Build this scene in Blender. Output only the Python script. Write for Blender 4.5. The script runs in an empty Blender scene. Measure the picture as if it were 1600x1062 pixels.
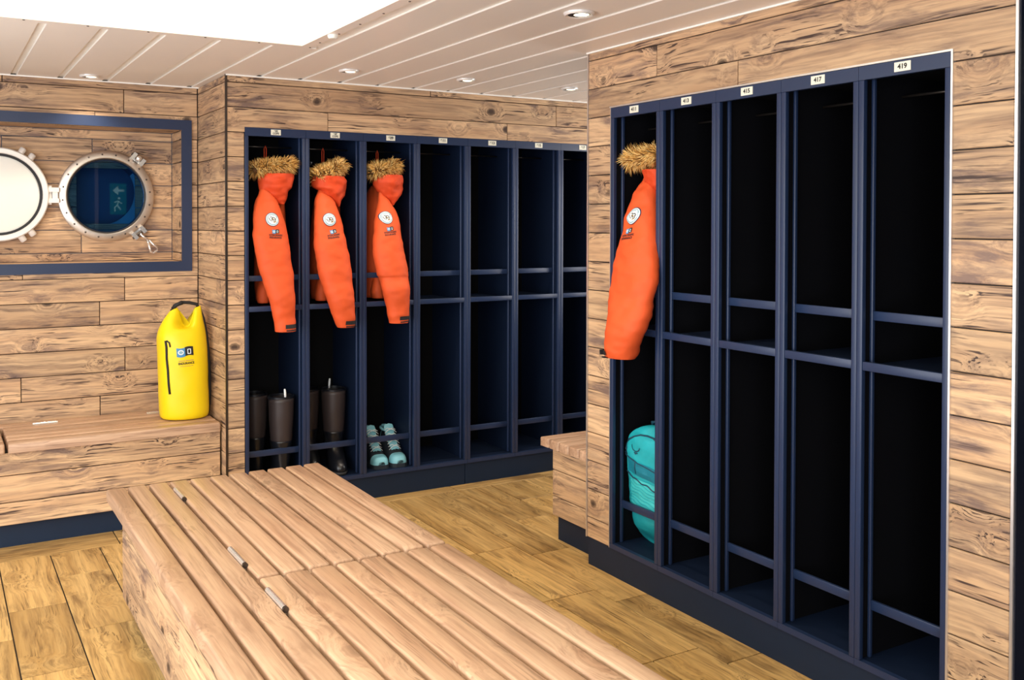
import bpy, bmesh, math, random
from mathutils import Vector, Matrix, noise
from mathutils.bvhtree import BVHTree
PI = math.pi
R = random.Random(7)
SC = bpy.context.scene
COL = SC.collection

# ------------------------------------------------------------------ camera, world, light, exposure
cam_d = bpy.data.cameras.new('camera'); cam = bpy.data.objects.new('camera', cam_d); COL.objects.link(cam)
YAW, PITCH, ROLL = 0.51403868, -0.01658298, 0.00124094
F, PX, PY = 1481.445, 726.955, 372.310
fwd = Vector((math.sin(YAW)*math.cos(PITCH), math.cos(YAW)*math.cos(PITCH), math.sin(PITCH)))
rgt = Vector((math.cos(YAW), -math.sin(YAW), 0)); upv = rgt.cross(fwd)
r2 = rgt*math.cos(ROLL)+upv*math.sin(ROLL); u2 = -rgt*math.sin(ROLL)+upv*math.cos(ROLL)
cam.matrix_world = Matrix(((r2.x, u2.x, -fwd.x, 0), (r2.y, u2.y, -fwd.y, 0), (r2.z, u2.z, -fwd.z, 1.55), (0, 0, 0, 1)))
cam_d.sensor_fit = 'HORIZONTAL'; cam_d.sensor_width = 36
cam_d.lens = 36*F/1600
cam_d.shift_x = (800-PX)/1600; cam_d.shift_y = (PY-531)/1600
cam_d.clip_start = 0.05
SC.camera = cam

world = bpy.data.worlds.new('world'); SC.world = world; world.use_nodes = True
world.node_tree.nodes['Background'].inputs[0].default_value = (0.05, 0.05, 0.055, 1)
world.node_tree.nodes['Background'].inputs[1].default_value = 1.0

def area(name, loc, target, sx, sy, power, color):
    d = bpy.data.lights.new(name, 'AREA'); d.shape = 'RECTANGLE'; d.size = sx; d.size_y = sy
    d.energy = power; d.color = color
    o = bpy.data.objects.new(name, d); COL.objects.link(o); o.location = loc
    o.rotation_euler = (Vector(target)-Vector(loc)).to_track_quat('-Z', 'Y').to_euler()
    return o
area('fill_light_rear', (-0.4, -1.5, 1.25), (0.4, 3, 1.25), 2.2, 2.0, 85, (0.97, 0.97, 1.0))  # added fill from behind the camera, no window there
area('fill_light_left', (-1.5, 2.0, 1.25), (3, 2.0, 1.25), 4.5, 2.0, 92, (0.97, 0.97, 1.0))  # added soft fill on the unseen left side, not a window
area('alcove_light', (4.34, 4.15, 1.5), (2.6, 4.7, 1.3), 0.9, 1.3, 16, (1.0, 0.95, 0.9))  # unseen light added for highlights on the far locker posts
PANEL_EMIT = 0.98
SPOT_W = 16
SC.view_settings.view_transform = 'Standard'
SC.view_settings.look = 'None'
SC.view_settings.exposure = 0.70
SC.view_settings.gamma = 1.0
SC.view_settings.use_curve_mapping = False

# ------------------------------------------------------------------ object helpers
def link(name, me, parent=None, loc=(0, 0, 0), rz=0.0, kind=None, label=None):
    o = bpy.data.objects.new(name, me); COL.objects.link(o)
    if parent is not None: o.parent = parent
    o.location = loc; o.rotation_euler = (0, 0, rz)
    if kind: o['kind'] = kind
    if label: o['label'] = label
    return o
def mesh(name, verts, faces, mat, smooth=False):
    me = bpy.data.meshes.new(name); me.from_pydata([tuple(v) for v in verts], [], faces); me.update()
    if mat: me.materials.append(mat)
    if smooth:
        me.polygons.foreach_set('use_smooth', [True]*len(me.polygons))
    return me
def thing(name, label, cat, loc=(0, 0, 0), rz=0.0, group=None):
    o = link(name, None, None, loc, rz); o['label'] = label; o['category'] = cat
    if group: o['group'] = group
    return o
class MB:
    def __init__(s): s.v = []; s.f = []
    def add(s, v, f):
        n = len(s.v); s.v += [tuple(p) for p in v]; s.f += [tuple(i+n for i in q) for q in f]
    def box(s, x0, x1, y0, y1, z0, z1):
        s.add([(x0,y0,z0),(x1,y0,z0),(x1,y1,z0),(x0,y1,z0),(x0,y0,z1),(x1,y0,z1),(x1,y1,z1),(x0,y1,z1)],
              [(0,3,2,1),(4,5,6,7),(0,1,5,4),(1,2,6,5),(2,3,7,6),(3,0,4,7)])
    def tube(s, pts, r, n=8, cap=True):
        pts = [Vector(p) for p in pts]; m = len(pts); rs = r if isinstance(r, (list, tuple)) else [r]*m
        up = Vector((0.13, 0.21, 1)); V = []; Fs = []
        for i, p in enumerate(pts):
            t = (pts[min(i+1, m-1)]-pts[max(i-1, 0)]).normalized()
            a = t.cross(up)
            if a.length < 1e-3: a = t.cross(Vector((1, 0, 0)))
            a.normalize(); b = t.cross(a)
            for k in range(n):
                q = 2*PI*k/n; V.append(p+(a*math.cos(q)+b*math.sin(q))*rs[i])
        for i in range(m-1):
            for k in range(n):
                k2 = (k+1) % n; Fs.append((i*n+k, i*n+k2, (i+1)*n+k2, (i+1)*n+k))
        if cap: Fs += [tuple(range(n-1, -1, -1)), tuple((m-1)*n+k for k in range(n))]
        s.add(V, Fs)
    def lathe(s, prof, n=32, axis='z', c=(0, 0, 0), close=False):
        V = []; Fs = []
        for (r, h) in prof:
            for k in range(n):
                q = 2*PI*k/n; a, b = r*math.cos(q), r*math.sin(q)
                V.append((c[0]+a, c[1]+b, c[2]+h) if axis == 'z' else (c[0]+a, c[1]+h, c[2]+b))
        m = len(prof)
        for i in range(m-1 if not close else m):
            j = (i+1) % m
            for k in range(n):
                k2 = (k+1) % n; Fs.append((i*n+k, i*n+k2, j*n+k2, j*n+k))
        if not close:
            if prof[0][0] > 1e-5: Fs.append(tuple(range(n-1, -1, -1)))
            if prof[-1][0] > 1e-5: Fs.append(tuple((m-1)*n+k for k in range(n)))
        s.add(V, Fs)
    def fix(s):
        me = bpy.data.meshes.new('t'); me.from_pydata(s.v, [], s.f)
        bm = bmesh.new(); bm.from_mesh(me); bmesh.ops.remove_doubles(bm, verts=bm.verts, dist=1e-6)
        bmesh.ops.recalc_face_normals(bm, faces=bm.faces); bm.to_mesh(me); bm.free()
        return me
    def build(s, name, mat, parent=None, loc=(0, 0, 0), rz=0.0, smooth=False, label=None, kind=None, auto=None):
        me = s.fix(); me.name = name; me.materials.append(mat)
        if smooth: me.polygons.foreach_set('use_smooth', [True]*len(me.polygons))
        if auto:
            me.polygons.foreach_set('use_smooth', [True]*len(me.polygons))
            try: me.set_sharp_from_angle(angle=math.radians(auto))
            except Exception: pass
        return link(name, me, parent, loc, rz, kind, label)
_cache = {}
def bevel_box(sx, sy, sz, mat, bev=0.0, seg=1, top_only=False):
    key = (round(sx, 4), round(sy, 4), round(sz, 4), mat.name, bev, seg, top_only)
    if key in _cache: return _cache[key]
    bm = bmesh.new(); bmesh.ops.create_cube(bm, size=1)
    bmesh.ops.scale(bm, vec=(sx, sy, sz), verts=bm.verts)
    if bev > 0:
        ed = [e for e in bm.edges if not top_only or all(v.co.z > 0 for v in e.verts)]
        if top_only == 'ends':
            ed = [e for e in bm.edges if all(v.co.z > 0 for v in e.verts) or abs(e.verts[0].co.z-e.verts[1].co.z) > 1e-4]
        bmesh.ops.bevel(bm, geom=ed, offset=bev, segments=seg, affect='EDGES', profile=0.5)
    me = bpy.data.meshes.new('piece'); bm.to_mesh(me); bm.free(); me.materials.append(mat)
    if seg > 1:
        me.polygons.foreach_set('use_smooth', [True]*len(me.polygons))
        try: me.set_sharp_from_angle(angle=math.radians(50))
        except Exception: pass
    _cache[key] = me
    return me
def piece(name, x0, x1, y0, y1, z0, z1, mat, parent, bev=0.0, seg=1, along='x', top_only=False, label=None):
    """A block between two corners whose local X runs along the named axis (for the grain)."""
    c = ((x0+x1)/2, (y0+y1)/2, (z0+z1)/2); sx, sy, sz = x1-x0, y1-y0, z1-z0
    if along == 'x': return link(name, bevel_box(sx, sy, sz, mat, bev, seg, top_only), parent, c, 0, None, label)
    return link(name, bevel_box(sy, sx, sz, mat, bev, seg, top_only), parent, c, -PI/2, None, label)

# ------------------------------------------------------------------ materials
def new_mat(name):
    m = bpy.data.materials.new(name); m.use_nodes = True
    nt = m.node_tree; b = nt.nodes['Principled BSDF']
    return m, nt, b
class NT:
    def __init__(s, nt): s.nt = nt
    def n(s, typ, **kw):
        x = s.nt.nodes.new(typ)
        for k, v in kw.items(): setattr(x, k, v)
        return x
    def l(s, a, b): s.nt.links.new(a, b)
    def math(s, op, a, b=None, c=None):
        x = s.n('ShaderNodeMath', operation=op)
        for i, v in enumerate((a, b, c)):
            if v is None: continue
            if isinstance(v, (int, float)): x.inputs[i].default_value = v
            else: s.l(v, x.inputs[i])
        return x.outputs[0]
    def vmath(s, op, a, b):
        x = s.n('ShaderNodeVectorMath', operation=op)
        for i, v in enumerate((a, b)):
            if isinstance(v, tuple): x.inputs[i].default_value = v
            else: s.l(v, x.inputs[i])
        return x.outputs[0]
    def noise(s, vec, scale, detail=3, rough=0.55, dist=0.0):
        x = s.n('ShaderNodeTexNoise'); s.l(vec, x.inputs['Vector'])
        x.inputs['Scale'].default_value = scale; x.inputs['Detail'].default_value = detail
        x.inputs['Roughness'].default_value = rough; x.inputs['Distortion'].default_value = dist
        return x.outputs['Fac']
    def ramp(s, fac, stops, ease=False):
        x = s.n('ShaderNodeValToRGB'); s.l(fac, x.inputs[0]); cr = x.color_ramp
        if ease: cr.interpolation = 'EASE'
        while len(cr.elements) < len(stops): cr.elements.new(0.5)
        for e, (p, c) in zip(cr.elements, stops):
            e.position = p; e.color = (c, c, c, 1) if isinstance(c, (int, float)) else (*c, 1)
        return x.outputs[0]
    def mix(s, fac, a, b, mode='MIX'):
        x = s.n('ShaderNodeMix', data_type='RGBA', blend_type=mode)
        if isinstance(fac, (int, float)): x.inputs[0].default_value = fac
        else: s.l(fac, x.inputs[0])
        for i, v in ((6, a), (7, b)):
            if isinstance(v, tuple): x.inputs[i].default_value = (*v, 1)
            else: s.l(v, x.inputs[i])
        return x.outputs[2]
def wood(name, light, mid, dark, rough=0.5, knots=0.9, streak=0.8, fine=0.5, tone=0.25, bump=0.15, spec=0.35, knot_scale=1.0, grey=None, cracks=0.0, kcore=(0.060, 0.092, 0.125), warp_k=1.0):
    m, nt, b = new_mat(name); g = NT(nt)
    tc = g.n('ShaderNodeTexCoord'); oi = g.n('ShaderNodeObjectInfo'); rnd = oi.outputs['Random']
    off = g.n('ShaderNodeCombineXYZ')
    g.l(g.math('MULTIPLY', rnd, 53.0), off.inputs[0]); g.l(g.math('MULTIPLY', rnd, 97.0), off.inputs[1]); g.l(g.math('MULTIPLY', rnd, 71.0), off.inputs[2])
    P = g.vmath('ADD', tc.outputs['Object'], off.outputs[0])
    # knots: cells of a 3-D Voronoi the face happens to cut
    vo = g.n('ShaderNodeTexVoronoi'); g.l(g.vmath('MULTIPLY', P, (3.9*knot_scale, 5.0*knot_scale, 5.0*knot_scale)), vo.inputs['Vector']); vo.inputs['Scale'].default_value = 1.0
    wob = g.noise(P, 22, 2)
    d = g.math('ADD', vo.outputs['Distance'], g.math('MULTIPLY', g.math('SUBTRACT', wob, 0.5), 0.10))
    near = g.ramp(d, [(0.0, 1.0), (0.42, 0.0)], True)
    core = g.ramp(d, [(kcore[0], 1.0), (kcore[1], 0.6), (kcore[2], 0.0)], True)
    # grain bends round the knots
    bend = g.n('ShaderNodeCombineXYZ'); g.l(g.math('MULTIPLY', near, 0.05), bend.inputs[1]); g.l(g.math('MULTIPLY', near, 0.05), bend.inputs[2])
    warp = g.math('MULTIPLY', g.math('SUBTRACT', g.noise(g.vmath('MULTIPLY', P, (1.6, 5, 5)), 1.0, 2), 0.5), 0.07*warp_k)
    wv = g.n('ShaderNodeCombineXYZ'); g.l(warp, wv.inputs[1]); g.l(warp, wv.inputs[2])
    Q = g.vmath('ADD', g.vmath('ADD', P, bend.outputs[0]), wv.outputs[0])
    grain = g.noise(g.vmath('MULTIPLY', Q, (2.2, 62, 62)), 1.0, 4, 0.62)
    band = g.noise(g.vmath('MULTIPLY', Q, (0.9, 13, 13)), 1.0, 3, 0.55)
    weather = g.noise(g.vmath('MULTIPLY', Q, (2.6, 19, 19)), 1.0, 6, 0.68, 0.4)
    blotch = g.noise(g.vmath('MULTIPLY', P, (2.2, 5, 5)), 1.0, 3, 0.5)
    col = g.mix(g.ramp(band, [(0.32, 0.0), (0.68, 1.0)]), light, mid)
    col = g.mix(g.math('MULTIPLY', g.ramp(grain, [(0.42, 0.0), (0.72, 1.0)]), fine), col, dark)
    wk = g.math('MULTIPLY', g.math('MULTIPLY', g.ramp(weather, [(0.48, 0.0), (0.63, 1.0)]), g.ramp(blotch, [(0.42, 0.0), (0.58, 1.0)])), streak)
    col = g.mix(wk, col, grey or tuple(x*0.62 for x in dark))
    if cracks:
        ck = g.noise(g.vmath('MULTIPLY', Q, (4.5, 150, 150)), 1.0, 2, 0.5); ar = g.noise(g.vmath('MULTIPLY', P, (3.1, 11, 11)), 1.0, 2, 0.5)
        col = g.mix(g.math('MULTIPLY', g.math('MULTIPLY', g.ramp(ck, [(0.55, 0.0), (0.63, 1.0)]), g.ramp(ar, [(0.44, 0.0), (0.60, 1.0)])), cracks), col, tuple(x*0.5 for x in dark))
    ring = g.math('MULTIPLY', g.math('MULTIPLY', g.ramp(g.math('SINE', g.math('MULTIPLY', d, 85.0)), [(0.45, 0.0), (1.0, 1.0)]), near), 0.38*knots)
    col = g.mix(ring, col, dark)
    col = g.mix(g.math('MULTIPLY', core, knots), col, tuple(x*0.28 for x in dark))
    v = g.math('ADD', 1.0-tone/2, g.math('MULTIPLY', g.math('FRACT', g.math('MULTIPLY', rnd, 17.3)), tone))
    cv = g.n('ShaderNodeCombineXYZ')
    for i in range(3): g.l(v, cv.inputs[i])
    col = g.mix(1.0, col, cv.outputs[0], 'MULTIPLY')
    g.l(col, b.inputs['Base Color'])
    b.inputs['Roughness'].default_value = rough; b.inputs['Specular IOR Level'].default_value = spec
    bp = g.n('ShaderNodeBump'); bp.inputs['Strength'].default_value = bump; bp.inputs['Distance'].default_value = 0.002
    g.l(g.math('SUBTRACT', grain, g.math('MULTIPLY', wk, 0.4)), bp.inputs['Height']); g.l(bp.outputs[0], b.inputs['Normal'])
    return m
def plain(name, col, rough=0.5, metal=0.0, spec=0.5, vary=0.08, scale=12.0, bump=0.0, bscale=60.0, coat=0.0, stretch=(1, 1, 1)):
    m, nt, b = new_mat(name); g = NT(nt); tc = g.n('ShaderNodeTexCoord')
    vec = g.vmath('MULTIPLY', tc.outputs['Object'], stretch)
    f = g.noise(vec, scale, 3)
    g.l(g.mix(f, tuple(c*(1-vary) for c in col), tuple(min(1, c*(1+vary)) for c in col)), b.inputs['Base Color'])
    b.inputs['Roughness'].default_value = rough; b.inputs['Metallic'].default_value = metal
    b.inputs['Specular IOR Level'].default_value = spec
    if coat: b.inputs['Coat Weight'].default_value = coat
    if bump:
        bp = g.n('ShaderNodeBump'); bp.inputs['Strength'].default_value = bump; bp.inputs['Distance'].default_value = 0.003
        g.l(g.noise(vec, bscale, 4), bp.inputs['Height']); g.l(bp.outputs[0], b.inputs['Normal'])
    return m
def emit(name, col, strength):
    m, nt, b = new_mat(name)
    b.inputs['Base Color'].default_value = (*col, 1); b.inputs['Emission Color'].default_value = (*col, 1)
    b.inputs['Emission Strength'].default_value = strength
    return m
M = {}
M['plank'] = wood('rustic_plank', (0.69, 0.465, 0.270), (0.52, 0.320, 0.178), (0.13, 0.075, 0.060), rough=0.55, streak=0.85, fine=0.70, tone=0.30, grey=(0.15, 0.098, 0.088), cracks=1.0, bump=0.3)
M['slat'] = wood('bench_slat', (0.60, 0.400, 0.268), (0.50, 0.305, 0.192), (0.26, 0.135, 0.082), rough=0.36, knots=0.35, streak=0.25, fine=0.62, tone=0.20, bump=0.08, knot_scale=0.7, cracks=0.4, warp_k=0.35)
M['tile'] = wood('floor_tile', (0.70, 0.455, 0.180), (0.50, 0.295, 0.100), (0.16, 0.078, 0.026), rough=0.36, knots=0.35, streak=0.75, fine=0.55, tone=0.34, bump=0.06, grey=(0.16, 0.085, 0.03), cracks=0.6, kcore=(0.02, 0.05, 0.09))
M['joint'] = plain('dark_joint', (0.035, 0.025, 0.02), 0.8)
M['navy'] = plain('navy_paint', (0.0145, 0.029, 0.077), 0.38, 0.0, 0.5, 0.1, 4.0, 0.03, 300)
M['navy_shaded'] = plain('navy_paint_shaded', (0.0045, 0.011, 0.032), 0.6, 0.0, 0.2, 0.1, 4.0)  # navy paint darkened to put the locker's inside shade into the colour
M['side_shaded'] = plain('side_paint_shaded', (0.0022, 0.0024, 0.004), 0.7, 0.0, 0.15)  # side panels of the near lockers, shade painted in as near black
M['deep_shaded'] = plain('deep_paint_shaded', (0.0018, 0.0018, 0.0025), 0.7, 0.0, 0.15)  # backs and tops of the lockers, deep shade put into the colour
M['plinth'] = plain('dark_plinth', (0.007, 0.019, 0.045), 0.45, 0.0, 0.3)
M['ceil'] = plain('ceiling_panel_paint', (0.89, 0.84, 0.78), 0.35, 0.0, 0.4, 0.02, 2.0)
M['ceil_joint'] = plain('ceiling_joint_white', (0.95, 0.92, 0.86), 0.4)
M['white'] = plain('white_enamel', (0.88, 0.87, 0.80), 0.4, 0.0, 0.5, 0.02)
M['whitemetal'] = plain('pale_metal', (0.84, 0.81, 0.77), 0.30, 0.2, 0.5, 0.05)
M['steel'] = plain('brushed_steel', (0.66, 0.60, 0.54), 0.34, 0.9, 0.5, 0.12, 30, 0.05, 200)
M['chrome'] = plain('chrome', (0.80, 0.78, 0.76), 0.22, 0.75)
M['alu'] = plain('aluminium_trim', (0.80, 0.76, 0.74), 0.3, 0.8)
M['gasket'] = plain('black_rubber', (0.012, 0.012, 0.014), 0.6)
M['bolt'] = plain('dark_bolt', (0.10, 0.085, 0.075), 0.35, 0.9)
M['plate'] = plain('plate_cream', (0.82, 0.80, 0.66), 0.45, 0, 0.4, 0.02)
M['ink'] = plain('black_print', (0.012, 0.011, 0.012), 0.6)
M['inkb'] = plain('blue_print', (0.06, 0.25, 0.50), 0.6)
M['inkw'] = plain('white_print', (0.80, 0.84, 0.86), 0.6)
M['inkg'] = plain('gold_print', (0.50, 0.33, 0.10), 0.6)
M['inkc'] = plain('grey_blue_print', (0.25, 0.42, 0.50), 0.6)
M['inkd'] = plain('navy_print', (0.01, 0.02, 0.06), 0.6)
M['orange'] = plain('orange_shell_fabric', (0.70, 0.094, 0.022), 0.62, 0.0, 0.3, 0.14, 7.0, 0.7, 17, stretch=(1, 1, 0.8))
M['orange_dk'] = plain('orange_hood_fabric', (0.64, 0.064, 0.015), 0.62, 0.0, 0.3, 0.16, 9.0, 0.8, 18)
M['strap'] = plain('black_strap', (0.013, 0.012, 0.014), 0.7, bump=0.3, bscale=300)
M['yellow'] = plain('yellow_tarpaulin', (0.90, 0.66, 0.004), 0.42, 0.0, 0.45, 0.05, 6.0, 0.25, 14)
M['teal'] = plain('teal_nylon', (0.015, 0.40, 0.46), 0.5, 0.0, 0.4, 0.25, 14.0, 0.5, 28)
M['teal_dk'] = plain('teal_nylon_dark', (0.006, 0.19, 0.27), 0.5, 0.0, 0.4, 0.2, 14.0, 0.5, 40)
M['teal_lt'] = plain('teal_nylon_light', (0.06, 0.55, 0.58), 0.5, 0.0, 0.4, 0.15, 14.0, 0.3, 28)
M['teal_cord'] = plain('dark_teal_cord', (0.004, 0.05, 0.09), 0.6)
M['rubber'] = plain('boot_rubber', (0.008, 0.009, 0.013), 0.28, 0.0, 0.5)
M['neoprene'] = plain('boot_neoprene', (0.038, 0.028, 0.028), 0.42, 0.0, 0.4)
M['shoe_blue'] = plain('shoe_pale_blue', (0.22, 0.55, 0.66), 0.5)
M['shoe_dark'] = plain('shoe_dark_mesh', (0.012, 0.02, 0.03), 0.7, bump=0.3, bscale=200)
M['lace'] = plain('white_lace', (0.75, 0.82, 0.84), 0.6)
M['darkdoor'] = plain('dark_gloss_door', (0.006, 0.009, 0.02), 0.15, 0, 0.5)
M['rear'] = plain('rear_wall_navy', (0.035, 0.065, 0.13), 0.5, 0, 0.3, 0.1, 3.0)
M['recess'] = plain('porthole_recess_blue', (0.045, 0.095, 0.18), 0.45)
M['recess_lit'] = plain('porthole_recess_lit', (0.10, 0.36, 0.46), 0.4)  # paler teal paints the lit arc inside the porthole
M['lamp'] = emit('downlight_lamp', (1.0, 0.86, 0.55), 3.0)
M['diffuser'] = emit('ceiling_light_diffuser', (1.0, 0.94, 0.70), PANEL_EMIT)
M['sign'] = emit('exit_sign_green', (0.01, 0.26, 0.20), 0.6)
M['signw'] = emit('exit_sign_pale', (0.50, 0.85, 0.70), 0.9)
def glass_mat():
    m, nt, b = new_mat('porthole_glass'); g = NT(nt)
    tr = g.n('ShaderNodeBsdfTransparent'); tr.inputs[0].default_value = (0.45, 0.66, 0.84, 1)
    gl = g.n('ShaderNodeBsdfGlossy'); gl.inputs['Roughness'].default_value = 0.015
    fr = g.n('ShaderNodeFresnel'); fr.inputs[0].default_value = 1.6
    mx = g.n('ShaderNodeMixShader'); g.l(fr.outputs[0], mx.inputs[0]); g.l(tr.outputs[0], mx.inputs[1]); g.l(gl.outputs[0], mx.inputs[2])
    g.l(mx.outputs[0], nt.nodes['Material Output'].inputs['Surface'])
    return m
M['glass'] = glass_mat()
def fur_mat():
    m, nt, b = new_mat('fur_strands'); g = NT(nt)
    at = g.n('ShaderNodeAttribute', attribute_name='Col'); g.l(at.outputs['Color'], b.inputs['Base Color'])
    b.inputs['Roughness'].default_value = 0.6; b.inputs['Specular IOR Level'].default_value = 0.25
    return m
M['fur'] = fur_mat()

# ------------------------------------------------------------------ the setting
G = 0.0021   # half a joint
ZC = 2.313; XR = 2.59; YB = 4.87; YL = 5.45; XS = 1.331
ROW0, ROWP = 2.276, 0.1285
def rows(z0, z1):
    e = [z1]; k = 0
    while ROW0-ROWP*k > z0+0.02:
        z = ROW0-ROWP*k
        if z < z1-0.012: e.append(z)
        k += 1
    e.append(z0)
    return [(e[i+1], e[i]) for i in range(len(e)-1)]
def row_index(zt): return int(round((ROW0-zt)/ROWP))
def notched_plank(rects, plane, along, parent):
    """one plank cut round the corner of an opening: several flush boxes in one mesh"""
    c0 = (min(r[0] for r in rects)+max(r[1] for r in rects))/2; cz = (min(r[2] for r in rects)+max(r[3] for r in rects))/2
    m = MB()
    for (a, b, c, d) in rects:
        if along == 'x': m.box(a-c0, b-c0, -.006, .006, c-cz, d-cz)
        else: m.box(-(b-c0), -(a-c0), -.006, .006, c-cz, d-cz)
    if along == 'x': return m.build('plank', M['plank'], parent, (c0, plane+.006, cz))
    return m.build('plank', M['plank'], parent, (plane+.006, c0, cz), -PI/2)
def plank_wall(parent, h0, h1, z0, z1, place, holes=(), joints=None, seed=1, lo=0.55, hi=1.25, notch=None):
    """place(a, b, za, zb) makes one plank. joints: {row index of the plank's top seam: [positions]} overrides the random ones."""
    rr = random.Random(seed)
    for (za, zb) in rows(z0, z1):
        k = row_index(zb) if abs(zb-z1) > 1e-6 or abs(zb-ROW0) < .01 else -1
        part = [hh for hh in holes if notch and hh[2] < zb-1e-4 and hh[3] > za+1e-4 and (hh[3] < zb-1e-4 or hh[2] > za+1e-4)]
        if part:
            a, b, c, d = part[0]
            cuts = joints[k] if joints and k in joints else []
            e = [h0]+[q for q in sorted(cuts) if h0+.12 < q < h1-.12]+[h1]
            for i in range(len(e)-1):
                p, q = e[i]+G, e[i+1]-G; u, w_ = za+G, zb-G
                if q <= a or p >= b: place(e[i], e[i+1], za, zb); continue
                rc = []
                if p < a: rc.append((p, a, u, w_))
                if q > b: rc.append((b, q, u, w_))
                if d < w_: rc.append((max(p, a), min(q, b), d, w_))
                if c > u: rc.append((max(p, a), min(q, b), u, c))
                notched_plank(rc, notch[0], notch[1], parent)
            continue
        segs = [(h0, h1, za, zb)]
        for (a, b, c, d) in holes:
            out = []
            for (p, q, u, w) in segs:
                if b <= p or a >= q or c >= w-1e-6 or d <= u+1e-6: out.append((p, q, u, w)); continue
                if p < a: out.append((p, a, u, w))
                if q > b: out.append((b, q, u, w))
                if w > d+0.006: out.append((max(p, a), min(q, b), d, w))
                if u < c-0.006: out.append((max(p, a), min(q, b), u, c))
            segs = out
        cuts = None if joints is None or k not in joints else joints[k]
        if cuts is None:
            cuts = []; x = h0+rr.uniform(0.2, hi)
            while x < h1: cuts.append(x); x += rr.uniform(lo, hi)
        for (p, q, u, w) in segs:
            e = [p]+[c for c in sorted(cuts) if p+0.12 < c < q-0.12]+[q]
            for i in range(len(e)-1): place(e[i], e[i+1], u, w)
BV = 0.0022
# floor
fl = MB(); fl.box(-1.62, 4.42, -1.62, 5.5, -0.06, -0.006); floor = fl.build('floor', M['joint'], kind='structure')
TP = 0.2175
def tile(a, b, c, d, along):
    piece('tile', a+.0027, b-.0027, c+.0027, d-.0027, -0.006, 0.0, M['tile'], floor, 0.0012, 1, along)
ti = random.Random(3)
starts = {0: 4.147, 1: 4.457, 2: 4.30, 9: 3.822, 10: 3.680, 11: 4.154, 12: 4.45}
for i in range(-3, 20):
    xa = 0.26+TP*i; xb = xa+TP
    y = starts.get(i, 4.78-ti.uniform(0.1, 0.6)); top = 4.78
    segs = []
    if y < 4.76: segs.append((y, 4.78))
    while y > 0.4: segs.append((y-0.624, y)); y -= 0.624
    for (c, d) in segs: tile(xa, xb, c, d, 'y')
bx = -0.45
while bx < 4.2:
    tile(bx, bx+0.62, 4.78, 4.995, 'x'); bx += 0.62
# ceiling
ce = MB(); ce.box(-1.62, 4.42, -1.62, 5.5, ZC+0.008, ZC+0.08); ceiling = ce.build('ceiling', M['ceil_joint'], kind='structure')
CP = 0.2245
for i in range(-9, 18):
    xa = 0.382+CP*i; xb = xa+CP; y0 = 3.972 if xa < 1.45 else -1.6
    piece('ceiling_panel', xa+0.014, xb-0.014, y0, 5.45, ZC, ZC+0.0075, M['ceil'], ceiling, 0.002, 1, 'y')
cj = MB()
cj.box(-0.9, 4.4, YL-0.016, YL-0.012+0.004, ZC-0.006, ZC); cj.box(XS, 4.4, YB-0.012, YB-0.002, ZC-0.006, ZC)
cj.box(XR-0.012, XR-0.002, 1.52, 3.46, ZC-0.006, ZC)
cj.build('edge_strip', M['ceil_joint'], ceiling, label='thin white edge strip along the top of the wood walls')
# left wall with the porthole niche
NX0, NX1, NZ0, NZ1, NY = -0.20, 1.238, 1.330, 2.069, 5.69
w = MB()
w.box(-1.6, NX0, YL+.012, YL+.05, 0, 2.33); w.box(NX1, XS+.02, YL+.012, YL+.05, 0, 2.33)
w.box(NX0, NX1, YL+.012, YL+.05, 0, NZ0-.012); w.box(NX0, NX1, YL+.012, YL+.05, NZ1+.012, 2.33)
w.box(NX0-.02, NX0-.012, YL+.012, NY+.02, NZ0-.02, NZ1+.02); w.box(NX1+.012, NX1+.02, YL+.012, NY+.02, NZ0-.02, NZ1+.02)
w.box(NX0, NX1, YL+.012, NY+.02, NZ1+.012, NZ1+.02); w.box(NX0, NX1, YL+.012, NY+.02, NZ0-.02, NZ0-.012)
PCX, PCZ, PRO, PRI = 0.873, 1.698, 0.257, 0.212
wall_left = w.build('wall_left', M['joint'], kind='structure')
def pl_left(a, b, c, d): piece('plank', a+G, b-G, YL, YL+.012, c+G, d-G, M['plank'], wall_left, BV)
JL = {-1: [0.33], 0: [0.93], 1: [0.78], 6: [0.93], 7: [0.42], 8: [0.93], 9: [0.80], 10: [0.2], 11: [0.93], 12: [0.41], 13: [0.8]}
plank_wall(wall_left, -0.9, XS-.002, 0.06, ZC, pl_left, [(NX0, NX1, NZ0, NZ1)], JL, 5, notch=(YL, 'x'))
# niche back, with a round hole: a backing ring behind, planks in front end at the porthole frame
def pl_niche(a, b, c, d): piece('plank', a+G, b-G, NY, NY+.012, c+G, d-G, M['plank'], wall_left, BV)
plank_wall(wall_left, NX0, NX1, NZ0, NZ1, pl_niche, [(PCX-.155, PCX+.155, PCZ-.155, PCZ+.155)], {1: [0.34], 2: [0.34, 0.80], 3: [1.15], 4: [0.5], 5: [0.6], 6: [0.74]}, 8)
for (c, d) in rows(NZ0, NZ1):
    piece('plank', NX1, NX1+.012, YL, NY, c+G, d-G, M['plank'], wall_left, BV, 1, 'y')
    piece('plank', NX0-.012, NX0, YL, NY, c+G, d-G, M['plank'], wall_left, BV, 1, 'y')
piece('plank', NX0, NX1, YL, NY, NZ1, NZ1+.012, M['plank'], wall_left, BV); piece('plank', NX0, NX1, YL, NY, NZ0-.012, NZ0, M['plank'], wall_left, BV)
# return between the left wall and the locker wall
w = MB(); w.box(XS+.012, XS+.03, YB+.012, YL, 0, 2.33); wall_return = w.build('wall_side', M['joint'], kind='structure')
for (c, d) in rows(0.0, ZC): piece('plank', XS, XS+.012, YB+.001, YL-.001, c+G, d-G, M['plank'], wall_return, BV, 1, 'y')
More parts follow.
